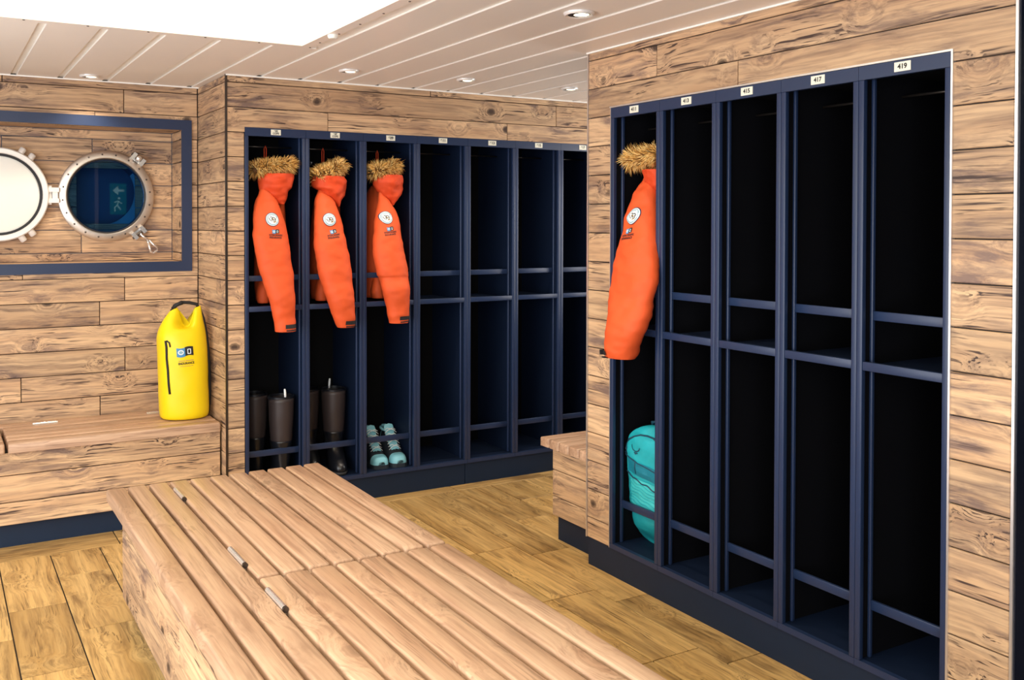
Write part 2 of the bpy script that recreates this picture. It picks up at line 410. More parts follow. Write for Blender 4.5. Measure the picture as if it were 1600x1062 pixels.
# back wall round the far lockers
BX0, BW, BN, BT = 1.430, 0.334, 8, 2.047
w = MB(); w.box(XS+.012, BX0, YB+.012, YB+.03, 0, 2.33); w.box(BX0, 4.4, YB+.012, YB+.05, BT, 2.33); w.box(BX0+BW*BN, 4.4, YB+.012, YB+.05, 0, BT)
w.box(BX0, 4.4, YB+.50, YB+.55, 0, 2.33)
wall_back = w.build('wall_back', M['joint'], kind='structure')
def pl_back(a, b, c, d): piece('plank', a+G, b-G, YB, YB+.012, c+G, d-G, M['plank'], wall_back, BV)
plank_wall(wall_back, XS, 4.4, 0.0, ZC, pl_back, [(BX0, BX0+BW*BN, -1, BT)], {-1: [2.52], 0: [3.40], 1: [1.89, 3.04]}, 9, notch=(YB, 'x'))
bb = MB(); bb.box(BX0, 2.752, YB+.008, YB+.03, 0, 0.124); bb.box(2.756, 4.38, YB+.008, YB+.03, 0, 0.124)
bb.build('baseboard_back', M['plinth'], kind='structure')
# right wall round the near lockers
RW, RN, RT = 0.3165, 5, 2.050; RY0 = 3.294; RY1 = RY0-RW*RN; RYE = 1.52; RYC = 3.462
w = MB(); w.box(XR+.012, XR+.05, RY0, RYC-.001, 0.12, 2.33); w.box(XR+.012, XR+.05, RYE, RY1, 0.0, 2.33); w.box(XR+.012, XR+.05, RY1, RY0, RT, 2.33)
w.box(XR+.47, XR+.50, RYE, RYC-.001, 0, 2.33); w.box(XR+.05, 4.4, RYC-.012, RYC-.001, 0, 2.33); w.box(XR+.05, XR+.47, RYE, RYE+.02, 0, 2.33)
wall_right = w.build('wall_right', M['joint'], kind='structure')
def pl_right(a, b, c, d): piece('plank', XR, XR+.012, a+G, b-G, c+G, d-G, M['plank'], wall_right, BV, 1, 'y')
plank_wall(wall_right, RYE+.005, RYC-.004, 0.126, ZC, pl_right, [(RY1, RY0, -1, RT)], {-1: [], 0: [3.0], 1: [2.55], }, 12, notch=(XR, 'y'))
bb = MB(); bb.box(XR+.010, XR+.03, RYE+.02, RYC-.002, 0, 0.124); bb.build('baseboard_right', M['plinth'], kind='structure')
t = MB(); e = .006
t.box(XR-.005, XR+.012, RY1-e, RY0+e, RT, RT+e); t.box(XR-.005, XR+.012, RY1-e, RY1, 0.126, RT); t.box(XR-.003, XR+.012, RY0, RY0+.003, 0.126, RT)
t.build('trim_1', M['alu'], kind='structure')
t = MB(); t.box(XR-.004, XR+.003, RYE-.004, RYE+.004, 0, ZC); t.build('trim_2', M['alu'], kind='structure')
t = MB(); t.box(XR-.003, XR+.02, RYC-.004, RYC+.002, 0.126, ZC); t.build('trim_3', M['alu'], kind='structure')
t = MB(); t.box(XS-.003, XS+.008, YB-.003, YB+.006, 0, ZC); t.build('trim_4', M['bolt'], kind='structure')
# the dark doorway past the near end of the right wall, and the walls behind the camera
t = MB(); t.box(XR+.06, XR+.10, 0.35, RYE-.008, 0, 2.12); door = t.build('door_1', M['darkdoor'], kind='structure')
t = MB(); t.box(XR+.052, XR+.06, 0.48, 0.60, 0.98, 1.0); t.tube([(XR+.06, .54, .99), (XR+.02, .54, .99), (XR+.02, .66, .99)], .009); t.build('door_handle', M['steel'], door)
t = MB(); t.box(XR+.06, XR+.12, -1.6, 0.35, 0, 2.33); t.box(XR+.06, XR+.12, 0.35, RYE-.008, 2.12, 2.33); t.box(XR+.004, XR+.06, RYE-.007, RYE-.001, 0, ZC); t.build('wall_near', M['darkdoor'], kind='structure')
t = MB(); t.box(-1.62, XR+.06, -1.62, -1.56, 0, 2.33); wall_rear = t.build('wall_rear', M['rear'], kind='structure')
t = MB(); t.box(-1.62, -1.56, -1.56, 5.5, 0, 2.33); t.build('wall_far_left', M['rear'], kind='structure')
t = MB(); t.box(4.38, 4.42, 3.46, 5.5, 0, 2.33); t.build('wall_alcove', M['rear'], kind='structure')
t = MB(); t.box(1.84, 1.88, -1.56, -1.53, 0, 2.31); t.build('trim_5', M['alu'], kind='structure')

# ------------------------------------------------------------------ text
def text_mesh(body, size, mat, width=None, align='CENTER'):
    cu = bpy.data.curves.new('txt', 'FONT'); cu.body = body; cu.size = size; cu.align_x = align; cu.align_y = 'CENTER'; cu.fill_mode = 'BOTH'; cu.offset = size*.035
    o = bpy.data.objects.new('txt', cu); me = bpy.data.meshes.new_from_object(o)
    bpy.data.objects.remove(o); bpy.data.curves.remove(cu)
    me.materials.clear(); me.materials.append(mat)
    if width:
        xs = [v.co.x for v in me.vertices]; k = width/max(1e-6, max(xs)-min(xs))
        for v in me.vertices: v.co.x *= k
    return me
def stand_up(me):
    me.transform(Matrix.Rotation(PI/2, 4, 'X')); return me

# ------------------------------------------------------------------ lockers
def locker(num, width, H, loc, rz, label, group, two_line=None, D=0.44, plate_w=0.054, inner='navy_shaded'):
    """local x across, y into the locker, z up; one compartment with its own frame"""
    t = thing('locker', label, 'locker', loc, rz, group); P = 0.0205; Z0 = 0.125
    def bx(name, *b, mat='navy', lab=None):
        return piece(name, *b, M[mat], t, (.0036 if name == 'inner_stile' else .0018) if mat == 'navy' and name not in ('header', 'sill') and min(b[1]-b[0], b[3]-b[2], b[5]-b[4]) > .008 else 0.0, 2, 'x', label=lab)
    g = .0006
    for s, xa in ((0, g), (1, width-P)):
        bx('post', xa, xa+P-g, 0, 0.018, .1475, H-.0455)
    bx('header', g, width-g, 0, 0.018, H-.045, H-.001)
    bx('sill', g, width-g, 0, 0.02, Z0, 0.147)
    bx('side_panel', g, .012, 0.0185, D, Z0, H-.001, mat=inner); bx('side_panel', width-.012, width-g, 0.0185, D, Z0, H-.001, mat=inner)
    bx('back_panel', .012, width-.012, D-.01, D, Z0, H-.001, mat='deep_shaded', lab='back panel coloured as if in deep shade')
    bx('top_panel', .012, width-.012, 0.0185, D-.01, H-.02, H-.001, mat='deep_shaded')
    bx('floor_panel', .012, width-.012, 0.0205, D-.01, 0.135, 0.146, mat='navy_shaded')
    # inner frame, set back, that carries the two retaining rails
    bx('inner_stile', .0125, .0245, 0.045, 0.060, 0.1465, H-.021); bx('inner_stile', width-.0245, width-.0125, 0.045, 0.060, 0.1465, H-.021)
    bx('shelf_rail', P+.0005, width-P-.0005, 0.002, 0.020, 1.080, 1.108)
    bx('shelf', .0125, width-.0125, 0.0205, D-.0105, 1.085, 1.095, mat='navy_shaded')
    bx('retaining_rail', .025, width-.025, 0.046, 0.058, 1.238, 1.268)
    bx('retaining_rail', .025, width-.025, 0.046, 0.058, 0.303, 0.335)
    m = MB(); m.tube([(.013, .20, H-.085), (width-.013, .20, H-.085)], .0045); m.build('hanging_rod', M['bolt'], t, smooth=True)
    m = MB(); m.tube([(width*.5, D-.0105, H-.16), (width*.5, D-.06, H-.16), (width*.5, D-.075, H-.145)], [.006, .006, .008]); m.build('coat_hook', M['chrome'], t, smooth=True)
    m = MB(); m.box(-plate_w/2, plate_w/2, -.0025, -.0003, -.0145, .0145); pl = m.build('number_plate', M['plate'], t, (width*.5, 0, H-.0215), label='small cream plate numbered %s' % num)
    if two_line:
        a = link('number', stand_up(text_mesh(num, .014, M['ink'])), pl, (0, -.003, .0062)); b = link('number', stand_up(text_mesh(two_line, .0135, M['ink'])), pl, (0, -.003, -.0060))
    else:
        link('number', stand_up(text_mesh(num, .021, M['ink'], plate_w*.58)), pl, (0, -.003, 0))
    return t
back_lab = ['far navy locker numbered 605 with boots under a parka, beside the wood corner', 'far navy locker numbered 607, between the boots locker at the corner and the shoe locker',
            'far navy locker numbered 609 with the pale blue hiking shoes', 'empty navy locker numbered 611 just right of the one with hiking shoes', 'empty navy locker numbered 613, in the middle of the four empty far ones',
            'empty navy locker numbered 615 whose neighbour is cut off by the wood wall', 'empty navy locker numbered 617, half hidden by the near wood wall']
for i in range(7):
    locker(str(605+2*i), BW, BT, (BX0+BW*i, YB-.002, 0), 0, back_lab[i], 'far bank of navy lockers', 'COPE' if i < 2 else None)
right_lab = ['near navy locker numbered 411 with the teal backpack', 'empty navy locker numbered 413 right beside the one with the teal backpack', 'empty navy locker numbered 415, the middle one of the near bank',
             'empty navy locker numbered 417, last but one before the near wood strip', 'empty navy locker numbered 419 against the near wood strip, largest in view']
for i in range(RN):
    locker(str(411+2*i), RW, RT, (XR-.002, RY0-RW*i, 0), -PI/2, right_lab[i], 'near bank of navy lockers', None, plate_w=0.056, inner='side_shaded')

# ------------------------------------------------------------------ benches
SZ, ST = 0.500, 0.042
def bench_planks(parent, along, h0, h1, at, thick, z0, z1, cuts):
    for (c, d) in rows(z0, z1):
        e = [h0]+cuts.get(row_index(d), [])+[h1]
        for i in range(len(e)-1):
            a, b = e[i]+.0015, e[i+1]-.0015
            if along == 'x': piece('plank', a, b, at, at+thick, c+G, d-G, M['plank'], parent, BV)
            else: piece('plank', at, at+thick, a, b, c+G, d-G, M['plank'], parent, BV, 1, 'y')
# centre bench
CB = thing('storage_bench', 'long slatted wooden bench box in the middle of the floor with hinged lids', 'bench')
X0, Y1, Y0, SP = 0.590, 3.925, 1.30, 0.0810
m = MB(); m.box(0.685, 1.40, Y0+.06, Y1-.09, 0, 0.10); m.build('plinth', M['plinth'], CB, label='dark plinth under the bench')
m = MB(); m.box(0.658, 1.43, Y0+.04, Y1-.07, 0.085, 0.452); m.build('carcass', M['joint'], CB)
bench_planks(CB, 'y', Y0+.03, Y1-.06, 0.646, .012, 0.085, 0.4575, {15: [2.9], 16: [2.1], 17: []})
bench_planks(CB, 'y', Y0+.03, Y1-.06, 1.430, .012, 0.085, 0.4575, {15: [2.4], 16: [3.1]})
bench_planks(CB, 'x', 0.658, 1.43, Y1-.07, .012, 0.085, 0.4575, {}); bench_planks(CB, 'x', 0.658, 1.43, Y0+.028, .012, 0.085, 0.4575, {})
SG = 0.0060
def slat_x(k): return X0+SP*k+SG, X0+SP*(k+1)-SG
for k in range(3):
    a, b = slat_x(k); piece('slat', a, b, Y0, Y1, SZ-ST, SZ, M['slat'], CB, 0.008, 3, 'y', 'ends')
for (ya, yb) in ((2.735, Y1), (1.515, 2.727)):
    m = MB(); xa = slat_x(3)[0]
    for q in (0.12, 0.5, 0.88):
        yc = ya+(yb-ya)*q; m.box(xa+.02, 1.42, yc-.02, yc+.02, SZ-ST-.0055, SZ-ST-.0005)
    lid = m.build('lid', M['slat'], CB, label='hinged lid of eight slats')
    for k in range(3, 11):
        a, b = slat_x(k); piece('slat', a, b, ya+.0035, yb-.0035, SZ-ST, SZ, M['slat'], lid, 0.008, 3, 'y', 'ends')
for (ya, yb) in ((3.790, 3.645), (3.010, 2.850), (2.620, 2.470), (1.75, 1.60)):
    h = MB(); xh = X0+SP*3
    h.tube([(xh, ya, SZ+.001), (xh, yb, SZ+.001)], .0085, 10)
    h.box(xh-.004, xh+.004, yb-.004, ya+.004, SZ-.02, SZ-.003)
    hg = h.build('hinge', M['chrome'], CB, auto=40, label='chrome lid hinge')
    h = MB(); h.tube([(xh, yb-.001, SZ+.001), (xh, yb-.010, SZ+.001)], .0088, 10); h.build('hinge_pin', M['bolt'], hg, auto=40)
# bench along the left wall
LB = thing('storage_bench', 'slatted wooden bench box under the portholes against the plank wall', 'bench', group=None)
LY0, LX0, LX1, LP = 4.932, -0.80, 1.322, 0.0845
m = MB(); m.box(LX0, LX1, 4.992, 5.42, 0, 0.115); m.build('plinth', M['plinth'], LB, label='navy plinth under the wall bench')
m = MB(); m.box(LX0, LX1, 4.968, 5.44, 0.1155, 0.452); m.build('carcass', M['joint'], LB)
bench_planks(LB, 'x', LX0, LX1, 4.955, .012, 0.112, 0.4575, {15: [0.1], 16: [-.3], 17: [-.1]})
for (xa, xb) in ((LX0, 0.302), (0.312, LX1)):
    m = MB()
    for q in (0.1, 0.5, 0.9):
        xc = xa+(xb-xa)*q; m.box(xc-.02, xc+.02, LY0+.04, 5.34, SZ-ST-.0055, SZ-ST-.0005)
    lid = m.build('lid', M['slat'], LB, label='hinged lid of slats')
    for k in range(5):
        a = LY0+LP*k+SG*.6; b = LY0+LP*(k+1)-SG*.6
        piece('slat', xa+.002, xb-.002, a, b, SZ-ST, SZ+.004, M['slat'], lid, 0.010, 3, 'x', 'ends')
piece('slat', LX0, LX1, LY0+LP*5+SG*.6, 5.446, SZ-ST, SZ+.004, M['slat'], LB, 0.010, 3, 'x', 'ends')
for xc in (-0.45, 0.10, 0.515, 1.085):
    yh = LY0+LP*5
    h = MB(); h.tube([(xc-.06, yh, SZ+.005), (xc+.06, yh, SZ+.005)], .0085, 10); h.box(xc-.06, xc+.06, yh-.002, yh+.002, SZ-.02, SZ); h.build('hinge', M['chrome'], LB, auto=40, label='chrome lid hinge')
# bench behind the right wall
RB = thing('storage_bench', 'small slatted wooden bench end showing behind the near locker wall', 'bench')
m = MB(); m.box(2.672, 3.9, RYC+.004, 3.80, 0, 0.13); m.build('plinth', M['plinth'], RB, label='navy plinth under the bench end')
m = MB(); m.box(2.652, 3.9, RYC+.004, 3.80, 0.125, 0.452); m.build('carcass', M['joint'], RB)
bench_planks(RB, 'y', RYC+.003, 3.806, 2.640, .012, 0.125, 0.4575, {})
bench_planks(RB, 'x', 2.652, 3.9, 3.80, .012, 0.125, 0.4575, {15: [3.2], 16: [3.4]})
for k in range(5):
    a = RYC+.004+.0805*k; piece('slat', 2.606, 3.9, a+.004, a+.0765, SZ-ST, SZ, M['slat'], RB, 0.008, 3, 'x', 'ends')

# ------------------------------------------------------------------ niche frame and porthole
t = MB(); FW = .056; fy0, fy1 = YL-.014, YL-.0005; fx0, fx1, fz0, fz1 = -0.257, 1.293, 1.275, 2.125
t.box(fx0, fx1, fy0, fy1, fz1-FW, fz1); t.box(fx0, fx1, fy0, fy1, fz0, fz0+FW); t.box(fx0, fx0+FW, fy0, fy1, fz0+FW, fz1-FW); t.box(fx1-FW, fx1, fy0, fy1, fz0+FW, fz1-FW)
t.build('trim_6', M['navy'], kind='structure')
W = link('window_1', None, None, (PCX, NY, PCZ)); W['kind'] = 'structure'; W['label'] = 'round steel porthole with dark blue glass in the framed plank niche'
m = MB()
m.lathe([(PRI, -.030), (PRI+.004, -.034), (PRO-.010, -.034), (PRO, -.026), (PRO, -.001), (PRI, -.001)], 64, 'y', close=True)
ring = m.build('frame_ring', M['steel'], W, auto=40)
m = MB(); m.lathe([(PRI-.002, -.030), (PRI+.0005, -.030), (PRI+.0005, 0), (PRI-.008, 0), (PRI-.008, -.026)], 64, 'y', close=True); m.build('gasket', M['gasket'], W, auto=40)
m = MB(); m.lathe([(1e-6, -.018), (PRI-.009, -.018), (PRI-.009, -.010), (1e-6, -.010)], 64, 'y'); m.build('glass_pane', M['glass'], W, auto=40)
m = MB(); m.lathe([(PRI-.012, -.004), (PRI-.012, .17), (1e-6, .17), (1e-6, .175), (PRI, .175), (PRI, -.004)], 64, 'y', close=True); m.build('recess', M['recess'], W, auto=40)
m = MB(); ro, ri, du, dv = PRI-.0125, PRI-.024, -.030, .024; V = []; nn = 28     # crescent plate: lit lower-right arc behind the glass, made as shape and colour
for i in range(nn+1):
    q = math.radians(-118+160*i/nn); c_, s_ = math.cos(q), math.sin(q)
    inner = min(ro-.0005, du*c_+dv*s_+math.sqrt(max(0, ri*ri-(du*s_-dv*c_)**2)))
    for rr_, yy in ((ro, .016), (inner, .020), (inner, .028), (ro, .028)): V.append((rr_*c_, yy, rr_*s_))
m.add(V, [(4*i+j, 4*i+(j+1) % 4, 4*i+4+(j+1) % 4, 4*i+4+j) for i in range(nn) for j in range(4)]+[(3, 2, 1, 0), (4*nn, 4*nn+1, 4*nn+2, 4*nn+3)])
m.build('lit_crescent', M['recess_lit'], W, auto=40, label='teal crescent shaped as the lit rim behind the glass')
for k in range(20):
    a = 2*PI*(k+.35)/20; r = (PRO+PRI)/2
    m = MB(); m.lathe([(1e-6, -.0395), (.0035, -.039), (.0055, -.0345), (.0055, -.0335), (1e-6, -.0335)], 8, 'y', (r*math.cos(a), 0, r*math.sin(a))); m.build('bolt', M['bolt'], ring, auto=40)
def clamp(ang, with_ring):
    c, s = math.cos(ang), math.sin(ang); rad = PRO+.012
    cl = MB()
    def o(u, v, y): return (u*c-v*s, y, u*s+v*c)
    def ob(u0, u1, v0, v1, y0, y1):
        vs = [o(u0,v0,y0),o(u1,v0,y0),o(u1,v0,y1),o(u0,v0,y1),o(u0,v1,y0),o(u1,v1,y0),o(u1,v1,y1),o(u0,v1,y1)]
        cl.add(vs, [(0,3,2,1),(4,5,6,7),(0,1,5,4),(1,2,6,5),(2,3,7,6),(3,0,4,7)])
    ob(rad-.022, rad+.020, -.040, -.018, -.060, -.004); ob(rad-.022, rad+.020, .018, .040, -.060, -.004); ob(rad-.03, rad-.004, -.018, .018, -.030, -.010)
    p = cl.build('clamp', M['chrome'], W)
    m = MB(); m.tube([o(rad+.004, -.046, -.045), o(rad+.004, .046, -.045)], .008, 10); m.build('clamp_pin', M['bolt'], p, auto=40)
    if with_ring:
        m = MB(); m.tube([o(rad, 0, -.045), o(rad+.07, .012, -.05), ], [.007, .006], 8)
        m.tube([o(rad+.065, .008, -.05), o(rad+.125, -.020, -.05), o(rad+.140, -.012, -.05), o(rad+.142, .016, -.05), o(rad+.134, .026, -.05), o(rad+.068, .016, -.05)], .0065, 8)
        m.build('clamp_handle', M['chrome'], p, smooth=True, label='chrome wire-loop clamp handle hanging down')
    else:
        m = MB(); m.lathe([(1e-6, -.075), (.014, -.072), (.016, -.055), (.016, -.05), (1e-6, -.05)], 14, 'y', o(rad+.004, 0, 0)); m.build('clamp_nut', M['steel'], p, auto=40)
clamp(math.radians(52), False); clamp(math.radians(-51), True)
# hinge and the opened storm cover
HX = -PRO-.030
m = MB()
for dz in (-.030, .030): m.box(-PRO-.075, -PRO+.004, -.052, -.012, dz-.012, dz+.012)
m.box(-PRO-.030, -PRO-.002, -.048, -.008, -.018, .018); m.tube([(HX-.01, -.036, -.052), (HX-.01, -.036, .052)], .009, 10)
m.build('hinge', M['whitemetal'], W, label='pale metal hinge between porthole and cover')
CX = -0.556; CR = 0.252
m = MB(); m.lathe([(1e-6, -.050), (.196, -.050), (.206, -.046), (.206, -.012), (1e-6, -.012)], 64, 'y', (CX, 0, 0)); cover = m.build('storm_cover', M['white'], W, auto=40, label='round cream storm cover swung open')
m = MB(); m.lathe([(.2065, -.046), (.2065, -.054), (.2195, -.054), (.2195, -.046)], 64, 'y', (CX, 0, 0), close=True); m.build('seal', M['gasket'], cover, auto=40, label='black rubber seal')
m = MB(); m.lathe([(.220, -.058), (.224, -.062), (CR-.006, -.062), (CR, -.055), (CR, -.010), (.220, -.010)], 64, 'y', (CX, 0, 0), close=True); m.build('cover_ring', M['whitemetal'], cover, auto=40)
for ang in (57, -57, 123, -123):
    a = math.radians(ang); c, s = math.cos(a), math.sin(a)
    m = MB()
    for dv in (-.028, .028):
        ctr = Vector((CX+(CR+.008)*c-dv*s, 0, (CR+.008)*s+dv*c)); n_ = 8
        m.tube([ctr+Vector((-.022*c, -.036, -.022*s)), ctr+Vector((.016*c, -.036, .016*s)), ctr+Vector((.022*c, -.036, .022*s))], [.018, .018, .013], 12)
    m.build('cover_lug', M['whitemetal'], cover, auto=40)

# ------------------------------------------------------------------ ceiling light and downlights
CLX0, CLX1, CLY0, CLY1 = -1.2, 1.452, -1.2, 3.960
cl = thing('ceiling_light', 'large bright rectangular ceiling light panel with screwed rim over the centre bench', 'ceiling light', ((CLX0+CLX1)/2, (CLY0+CLY1)/2, ZC))
hx, hy = (CLX1-CLX0)/2, (CLY1-CLY0)/2; fr = .052
m = MB()
m.box(-hx, hx, hy-fr, hy, -.004, .012); m.box(-hx, hx, -hy, -hy+fr, -.004, .012); m.box(-hx, -hx+fr, -hy+fr, hy-fr, -.004, .012); m.box(hx-fr, hx, -hy+fr, hy-fr, -.004, .012)
rim = m.build('rim', M['ceil'], cl)
m = MB(); m.box(-hx+fr, hx-fr, -hy+fr, hy-fr, .004, .010); m.build('diffuser', M['diffuser'], cl, label='glowing warm white diffuser')
def screw(x, y):
    m = MB(); m.lathe([(1e-6, -.0065), (.004, -.006), (.005, -.004), (1e-6, -.004)], 8, 'z', (x-cl.location.x, y-cl.location.y, 0)); m.build('screw', M['bolt'], rim, auto=40)
for k in range(8): screw(CLX1-.010-k*.226, CLY1-.035)
for k in range(14): screw(CLX1-.012, CLY1-.16-k*.215)
m = MB(); m.lathe([(1e-6, -.020), (.016, -.019), (.021, -.012), (.022, -.0042), (1e-6, -.0042)], 16, 'z', (hx-.025, hy-.34, 0)); m.build('clip', M['white'], cl, auto=40, label='small translucent clip on the rim')
def downlight(x, y, r, label, power=SPOT_W, tilt=(0.0, 0.0)):
    t = thing('downlight', label, 'downlight', (x, y, ZC), 0, 'ceiling downlights')
    m = MB(); m.lathe([(r*.72, -.001), (r*.74, -.008), (r*.9, -.011), (r, -.006), (r*1.02, -.0005)], 32); m.build('trim_ring', M['whitemetal'], t, auto=60)
    m = MB(); m.lathe([(r*.73, -.0075), (r*.55, -.0025), (1e-6, -.002)], 32); m.build('reflector', M['bolt'], t, auto=60)
    m = MB(); m.lathe([(1e-6, -.0085), (r*.50, -.0075), (r*.56, -.003), (1e-6, -.0028)], 24, 'z', (r*.14, -r*.06, 0)); m.build('lamp', M['lamp'], t, auto=60)
    d = bpy.data.lights.new('downlight_beam', 'SPOT'); d.energy = power; d.color = (1.0, 0.86, 0.68); d.spot_size = math.radians(120); d.spot_blend = 0.8; d.shadow_soft_size = 0.045
    o = bpy.data.objects.new('downlight_beam', d); COL.objects.link(o); o.parent = t; o.location = (0, 0, -.02); o.rotation_euler = (tilt[0], tilt[1], 0)
downlight(0.73, 5.272, .050, 'small round downlight over the porthole wall', 16)
downlight(1.837, 4.444, .050, 'small round downlight over the far parkas')
downlight(2.493, 4.410, .050, 'small round downlight over the middle of the far locker bank')
downlight(3.169, 4.410, .050, 'small round downlight deepest in the alcove behind the near wall')
downlight(2.061, 2.810, .056, 'largest round downlight with yellow lamp, nearest the near lockers')

# ------------------------------------------------------------------ exit sign on the rear wall (it shows mirrored in the porthole glass)
es = thing('exit_sign', 'green glowing exit sign with arrow and running figure on the rear wall', 'sign', (2.125, -1.545, 1.85))
m = MB(); m.box(-.10, .10, -.014, 0, -.20, .20); m.build('sign_panel', M['sign'], es)
m = MB()
m.add([(-.07, .001, .11), (.0, .001, .17), (.0, .001, .05)], [(0, 1, 2)]); m.box(0, .07, .0005, .002, .095, .125)
m.tube([(.0, .001, -.02), (-.01, .001, -.08), (.03, .001, -.14)], .010, 6); m.tube([(-.01, .001, -.08), (-.045, .001, -.11), (-.04, .001, -.16)], .010, 6); m.tube([(-.05, .001, -.04), (0, .001, -.03), (.045, .001, -.06)], .008, 6); m.lathe([(1e-6, .0), (.016, .001), (1e-6, .003)], 12, 'y', (.01, 0, .01))
m.build('pictogram', M['signw'], es)

# ------------------------------------------------------------------ lofted soft things
def catmull(vals, t):
    n = len(vals); i = min(int(t), n-2); f = t-i
    p0 = vals[max(i-1, 0)]; p1 = vals[i]; p2 = vals[i+1]; p3 = vals[min(i+2, n-1)]
    return tuple(0.5*((2*b)+(-a+c)*f+(2*a-5*b+4*c-d)*f*f+(-a+3*b-3*c+d)*f**3) for a, b, c, d in zip(p0, p1, p2, p3))
def loft(rws, n=28, sub=4, power=2.2, wr=0.0, wscale=9.0, wz=2.0, seed=0.0, topdip=None, cap=True):
    """rws: (z, h_left, h_right, depth_centre, depth_front_half, depth_back_half)"""
    R_ = []
    for i in range((len(rws)-1)*sub+1): R_.append(catmull(rws, i/sub))
    V = []; Fs = []
    for (z, a, b, dc, df, db) in R_:
        hc, ha = (a+b)/2, max(1e-4, (b-a)/2)
        for k in range(n):
            q = 2*PI*k/n; c, s = math.cos(q), math.sin(q)
            u = math.copysign(abs(c)**(2/power), c); v = math.copysign(abs(s)**(2/power), s)
            p = Vector((hc+ha*u, dc+(db if v > 0 else df)*v, z))
            if wr:
                w_ = noise.noise(Vector((p.x*wscale+seed, p.y*wscale, p.z*wscale*wz)))+0.5*noise.noise(Vector((p.x*wscale*2.2+seed, p.y*wscale*2, p.z*wscale*wz*2.3+5)))
                k_ = wr*w_*min(1, ha/0.03)
                p += Vector((c*0.5, s, 0))*k_
            if topdip: p.z += topdip(u, z)
            V.append(p)
    m = len(R_)
    for i in range(m-1):
        for k in range(n):
            k2 = (k+1) % n; Fs.append((i*n+k, i*n+k2, (i+1)*n+k2, (i+1)*n+k))
    if cap: Fs += [tuple(range(n-1, -1, -1)), tuple((m-1)*n+k for k in range(n))]
    return V, Fs
def soft(name, rws, mat, parent, **kw):
    lab = kw.pop('label', None)
    V, Fs = loft(rws, **kw); m = MB(); m.add(V, Fs)
    o = m.build(name, mat, parent, smooth=True, label=lab)
    return o, BVHTree.FromPolygons(V, Fs)
def stick(bvh, h, z, off, fallback=0.0):
    hit = bvh.ray_cast(Vector((h, -2, z)), Vector((0, 1, 0)))
    if hit[0] is None: return None
    return hit[0].y-off
def decal(name, me, mat, parent, bvh, hc, zc, rot=0.0, off=0.0015, label=None):
    """wrap a flat mesh (x, y) on to the front of a soft thing"""
    c, s = math.cos(rot), math.sin(rot); last = stick(bvh, hc, zc, off) or 0
    pts = []
    for v in me.vertices:
        h = hc+v.co.x*c-v.co.y*s; z = zc+v.co.x*s+v.co.y*c
        y = stick(bvh, h, z, off)
        if y is None: y = last
        pts.append((h, y, z))
    me.vertices.foreach_set('co', [q for p in pts for q in p]); me.update()
    me.materials.clear(); me.materials.append(mat)
    return link(name, me, parent, label=label)
def disc(r, nr=5, n=28):
    V = [(0, 0, 0)]; Fs = []
    for i in range(1, nr+1):
        for k in range(n): V.append((r*i/nr*math.cos(2*PI*k/n), r*i/nr*math.sin(2*PI*k/n), 0))
    for k in range(n): Fs.append((0, 1+k, 1+(k+1) % n))
    for i in range(nr-1):
        for k in range(n): Fs.append((1+i*n+k, 1+(i+1)*n+k, 1+(i+1)*n+(k+1) % n, 1+i*n+(k+1) % n))
    return mesh('disc', V, Fs, None)
def gridrect(w, h, nx=8, ny=8, x=0, y=0, slant=0.0):
    V = [(x-w/2+w*i/nx, y-h/2+h*j/ny+slant*math.sin(PI*i/nx), 0) for j in range(ny+1) for i in range(nx+1)]
    Fs = [(j*(nx+1)+i, j*(nx+1)+i+1, (j+1)*(nx+1)+i+1, (j+1)*(nx+1)+i) for j in range(ny) for i in range(nx)]
    return mesh('rect', V, Fs, None)
def strokes(lines, wd):
    V = []; Fs = []
    for L in lines:
        n0 = len(V); P_ = [Vector((p[0], p[1], 0)) for p in L]
        for i, p in enumerate(P_):
            t = (P_[min(i+1, len(P_)-1)]-P_[max(i-1, 0)]).normalized(); nn = Vector((-t.y, t.x, 0))*wd/2
            V += [p+nn, p-nn]
        for i in range(len(P_)-1): Fs.append((n0+2*i, n0+2*i+1, n0+2*i+3, n0+2*i+2))
    return mesh('stroke', V, Fs, None)
def arc(r, a0, a1, n=10, c=(0, 0), ry=None):
    return [(c[0]+r*math.cos(math.radians(a0+(a1-a0)*i/n)), c[1]+(ry or r)*math.sin(math.radians(a0+(a1-a0)*i/n))) for i in range(n+1)]
def tag_logo(parent, bvh, hc, zc, s, rot, off=0.0025):
    """blue and black double emblem"""
    c, n = math.cos(rot), math.sin(rot)
    def at(u, v): return hc+u*c-v*n, zc+u*n+v*c
    b = decal('emblem', gridrect(s, s*1.08, 6, 6, slant=-s*.08), M['inkb'], parent, bvh, *at(-s/2, 0), rot, off, 'printed blue and black emblem')
    decal('emblem_half', gridrect(s, s*1.08, 6, 6, slant=s*.08), M['ink'], b, bvh, *at(s/2, s*.04), rot, off)
    decal('emblem_oval', strokes([arc(s*.30, 0, 360, 20, ry=s*.24)], s*.12), M['inkw'], b, bvh, *at(-s*.5, -s*.02), rot, off+.0008)
    decal('emblem_dot', disc(s*.20, 3, 14), M['inkc'], b, bvh, *at(-s*.5, -s*.02), rot, off+.0008)
    decal('emblem_window', strokes([[(-s*.17, -s*.27), (s*.17, -s*.27)], [(s*.17, -s*.3), (s*.17, s*.3)], [(s*.17, s*.27), (-s*.17, s*.27)], [(-s*.17, s*.3), (-s*.17, -s*.3)]], s*.09), M['inkw'], b, bvh, *at(s*.5, s*.04), rot, off+.0008)
    return b
def text_decal(parent, bvh, body, size, width, hc, zc, rot, off=0.0025, mat='ink'):
    return decal('lettering', text_mesh(body, size, M[mat], width), M[mat], parent, bvh, hc, zc, rot, off)
